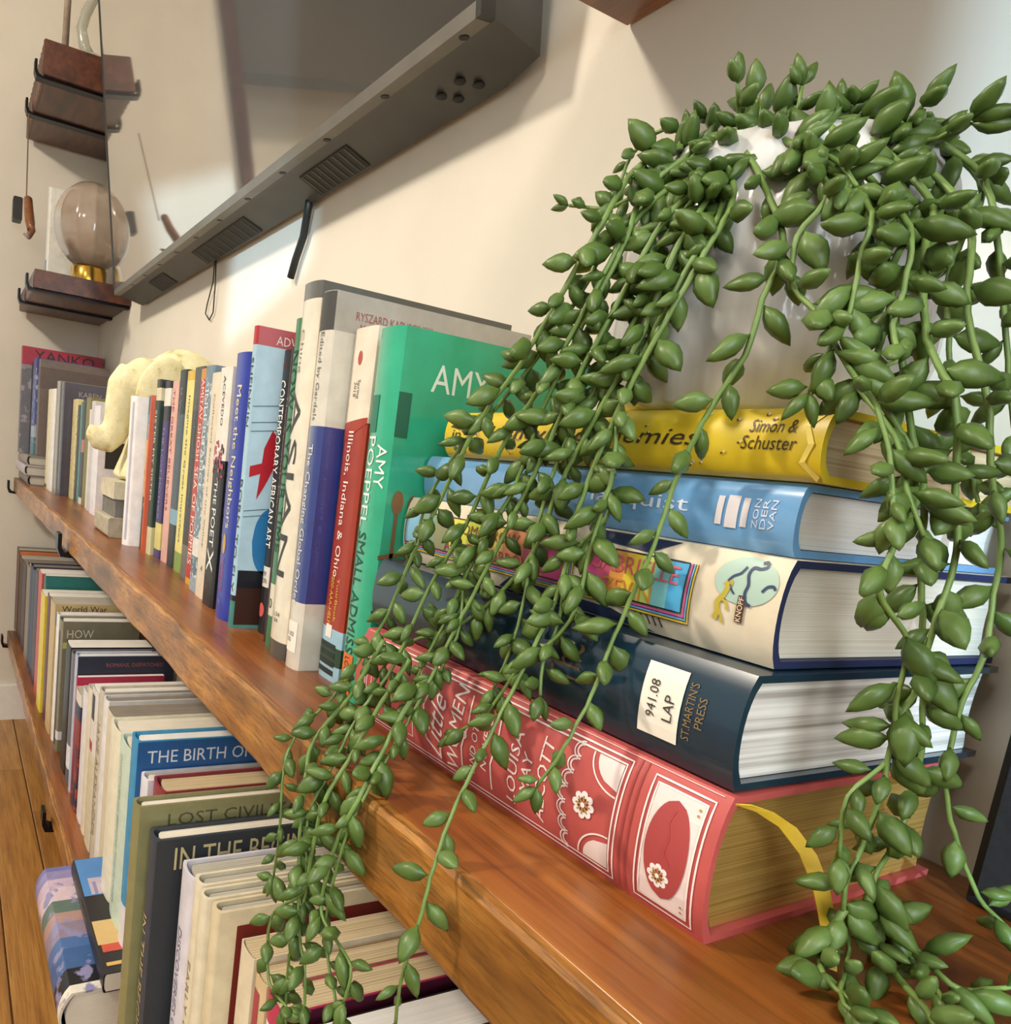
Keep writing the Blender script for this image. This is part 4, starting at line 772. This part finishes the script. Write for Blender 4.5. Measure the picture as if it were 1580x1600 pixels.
strand(root(.0, -.045) + [A(1130, 280, .080), A(1060, 400, .066), A(1000, 520, .060), A(940, 640, .056), A(880, 760, .053), A(830, 860, .050), A(770, 940, .047), A(700, 985, .043), A(640, 1010, .038), A(590, 1060, .030), A(560, 1130, .016), A(500, 1250, -.004), A(490, 1340, -.011), A(500, 1420, -.012)])
strand(root(-.02, -.04) + [A(1050, 270, .085), A(960, 320, .075), A(905, 330, .070), A(885, 330, .068)], gap=.006, size=.011)
strand(root(-.03, -.03) + [A(1080, 225, .10), A(1040, 205, .095), A(985, 250, .090), A(965, 290, .085)], gap=.005, size=.011)
strand(root(-.02, -.045) + [A(1070, 280, .085), A(975, 350, .068), A(900, 470, .056), A(838, 560, .050), A(780, 640, .047), A(720, 700, .044), A(668, 790, .040), A(648, 860, .037)])
strand(root(.0, -.048) + [A(1110, 300, .080), A(1040, 420, .066), A(980, 530, .060), A(915, 630, .056), A(870, 720, .053), A(840, 830, .050), A(830, 900, .049), A(800, 1000, .044), A(770, 1060, .040)])
strand(root(-.01, -.048) + [A(1080, 300, .080), A(1000, 420, .066), A(930, 540, .058), A(880, 650, .053), A(820, 740, .050), A(770, 820, .047), A(735, 900, .044), A(720, 980, .040), A(680, 1050, .033)])
strand(root(-.005, -.046) + [A(1090, 350, .075), A(1020, 460, .066), A(965, 570, .062), A(930, 680, .058), A(945, 790, .055), A(900, 880, .052), A(870, 960, .049), A(850, 1040, .045), A(845, 1080, .042)])
strand(root(.0, -.04) + [A(1120, 320, .085), A(1040, 470, .072), A(990, 580, .066), A(930, 610, .062), A(880, 650, .058), A(850, 690, .056)])
strand([A(600, 1000, .026), A(545, 1090, .012), A(500, 1150, .0), A(478, 1210, -.011), A(470, 1290, -.014), A(462, 1370, -.015), A(470, 1450, -.015), A(480, 1540, -.015), A(470, 1620, -.015)], gap=.0075, size=.0155)
strand([A(640, 1030, .026), A(590, 1110, .014), A(545, 1190, .0), A(510, 1250, -.011), A(490, 1320, -.014), A(470, 1390, -.016), A(425, 1430, -.018), A(420, 1520, -.018), A(450, 1580, -.018)], gap=.0078, size=.0155)
strand([A(655, 1070, .022), A(600, 1170, .006), A(560, 1240, -.008), A(535, 1300, -.012), A(510, 1360, -.014), A(500, 1430, -.015), A(545, 1500, -.014), A(540, 1570, -.014)], gap=.0085, size=.0155)
# centre
strand(root(.02, -.04) + [A(1290, 300, .078), A(1240, 380, .072), A(1235, 440, .070), A(1270, 500, .069), A(1320, 560, .068), A(1360, 640, .066), A(1395, 720, .064), A(1400, 800, .064)])
strand(root(.02, -.045) + [A(1340, 320, .078), A(1350, 400, .073), A(1335, 460, .071), A(1312, 520, .070), A(1292, 575, .069), A(1262, 612, .068)], gap=.006)
strand(root(.03, -.035) + [A(1420, 330, .085), A(1420, 430, .080), A(1400, 500, .078), A(1380, 560, .076), A(1345, 600, .074), A(1390, 680, .072), A(1410, 760, .071), A(1440, 830, .071)])
# right-hand cascades, hanging past the near ends of the books
strand(root(.04, -.03) + [X(1440, 300, -.165), X(1448, 400, -.150), X(1455, 520, -.138), X(1472, 640, -.130), X(1492, 760, -.125), X(1494, 860, -.122), X(1465, 960, -.120), X(1432, 1060, -.120), X(1400, 1160, -.121), X(1368, 1250, -.123), X(1342, 1330, -.124), X(1310, 1400, -.123), atz(1326, 1480, .010), atz(1300, 1545, .008), atz(1330, 1590, .007)])
strand(root(.045, -.02) + [X(1480, 290, -.165), X(1515, 360, -.150), X(1520, 480, -.140), X(1530, 620, -.132), X(1545, 740, -.127), X(1562, 850, -.124), X(1560, 930, -.122), X(1540, 1020, -.120), X(1500, 1130, -.120), X(1488, 1230, -.118), X(1505, 1320, -.114), X(1530, 1400, -.110), X(1555, 1430, -.109), X(1600, 1470, -.107)], gap=.0105)
strand(root(.04, -.035) + [X(1420, 330, -.170), X(1400, 430, -.155), X(1410, 560, -.145), X(1425, 660, -.138), X(1440, 780, -.130), X(1450, 900, -.125), X(1450, 1000, -.124), X(1445, 1100, -.124), X(1430, 1200, -.124), X(1405, 1300, -.122), X(1355, 1400, -.119), atz(1385, 1455, .012), atz(1440, 1520, .009), atz(1500, 1600, .008)])
strand(root(.05, -.015) + [X(1500, 250, -.17), X(1545, 310, -.155), X(1560, 400, -.148), X(1575, 520, -.140), X(1590, 660, -.134), X(1600, 800, -.13)])
strand(root(.045, -.01) + [X(1470, 240, -.18), X(1530, 300, -.165), X(1500, 420, -.155), X(1480, 540, -.150), X(1500, 640, -.145), X(1520, 700, -.14), X(1530, 780, -.135)])
strand(root(.04, -.04) + [X(1400, 420, -.160), X(1380, 540, -.150), X(1360, 600, -.145), X(1420, 700, -.135), X(1440, 760, -.13), X(1400, 850, -.125), X(1380, 920, -.123), X(1420, 1000, -.122), X(1400, 1100, -.122), X(1395, 1180, -.122), X(1330, 1240, -.124), X(1320, 1330, -.122)])
strand([X(1355, 1400, -.119), atz(1420, 1470, .012), atz(1480, 1535, .009), atz(1540, 1550, .009), atz(1600, 1540, .010)], gap=.0065)
strand([X(1320, 1420, -.122), atz(1285, 1480, .012), atz(1300, 1535, .009), atz(1350, 1575, .008)], gap=.0055)
strand([atz(1360, 1440, .02), atz(1380, 1500, .010), atz(1440, 1580, .008), atz(1470, 1640, .008)], gap=.007)
# crown
for a in range(8):
    t = a * 2.4; rr = .012 + .034 * R.random(); tip = ROOT + Vector((rr * 1.5 * math.cos(t), rr * 1.2 * math.sin(t) - .006, R.uniform(.006, .026)))
    strand([ROOT + Vector((rr * .5 * math.cos(t), rr * .5 * math.sin(t), -.02)), ROOT + Vector((rr * math.cos(t), rr * math.sin(t), .008)), tip], gap=.0055, size=.0135)
strand([ROOT, ROOT + Vector((-.012, -.02, .02)), A(1180, 190, .12), A(1185, 150, .12)], gap=.0045, size=.016)
strand([ROOT, ROOT + Vector((.0, -.02, .02)), A(1240, 190, .115), A(1255, 140, .115)], gap=.005, size=.015)
strand([ROOT, ROOT + Vector((.03, -.02, .015)), A(1400, 210, .125), A(1430, 180, .12)], gap=.005, size=.017)
strand([ROOT, ROOT + Vector((.035, -.02, .012)), A(1440, 230, .12), A(1510, 200, .12)], gap=.006, size=.018)
strand([ROOT, ROOT + Vector((.01, -.035, .010)), A(1300, 250, .085), A(1330, 300, .08)], gap=.005, size=.016)
# the 300 leaves that show largest are parts of their own, the rest one part
def shown(l):
    d = l[1] - EYE; z = d.dot(FWD); px = PX + FPX * d.dot(RIGHT) / z; py = PY + FPX * d.dot(DOWN) / z
    return l[3] / z if (-10 < px < 1590 and -10 < py < 1610) else 0
leaves = [l for l in leaves if l[1].z > .004 or l[1].y < -.004]
leaves.sort(key=shown, reverse=True)
big = leaves[::1][:300]
for st, p, q, sc in big:
    o = bpy.data.objects.new('leaf', LEAF); COL.objects.link(o); o.parent = st; o.rotation_mode = 'QUATERNION'
    o.location = p - PO; o.rotation_quaternion = q; o.scale = (sc, sc, sc)
m = MB()
for st, p, q, sc in leaves[300:]:
    M = Matrix.Translation(p - PO) @ q.to_matrix().to_4x4() @ Matrix.Scale(sc, 4); m.add([M @ c for c in LV], LF)
me = bpy.data.meshes.new('small_leaves'); me.from_pydata(m.v, [], m.f); me.polygons.foreach_set('use_smooth', [True] * len(me.polygons)); me.materials.append(M_LEAF)
o = link(bpy.data.objects.new('small_leaves', me), pl); o['kind'] = 'stuff'
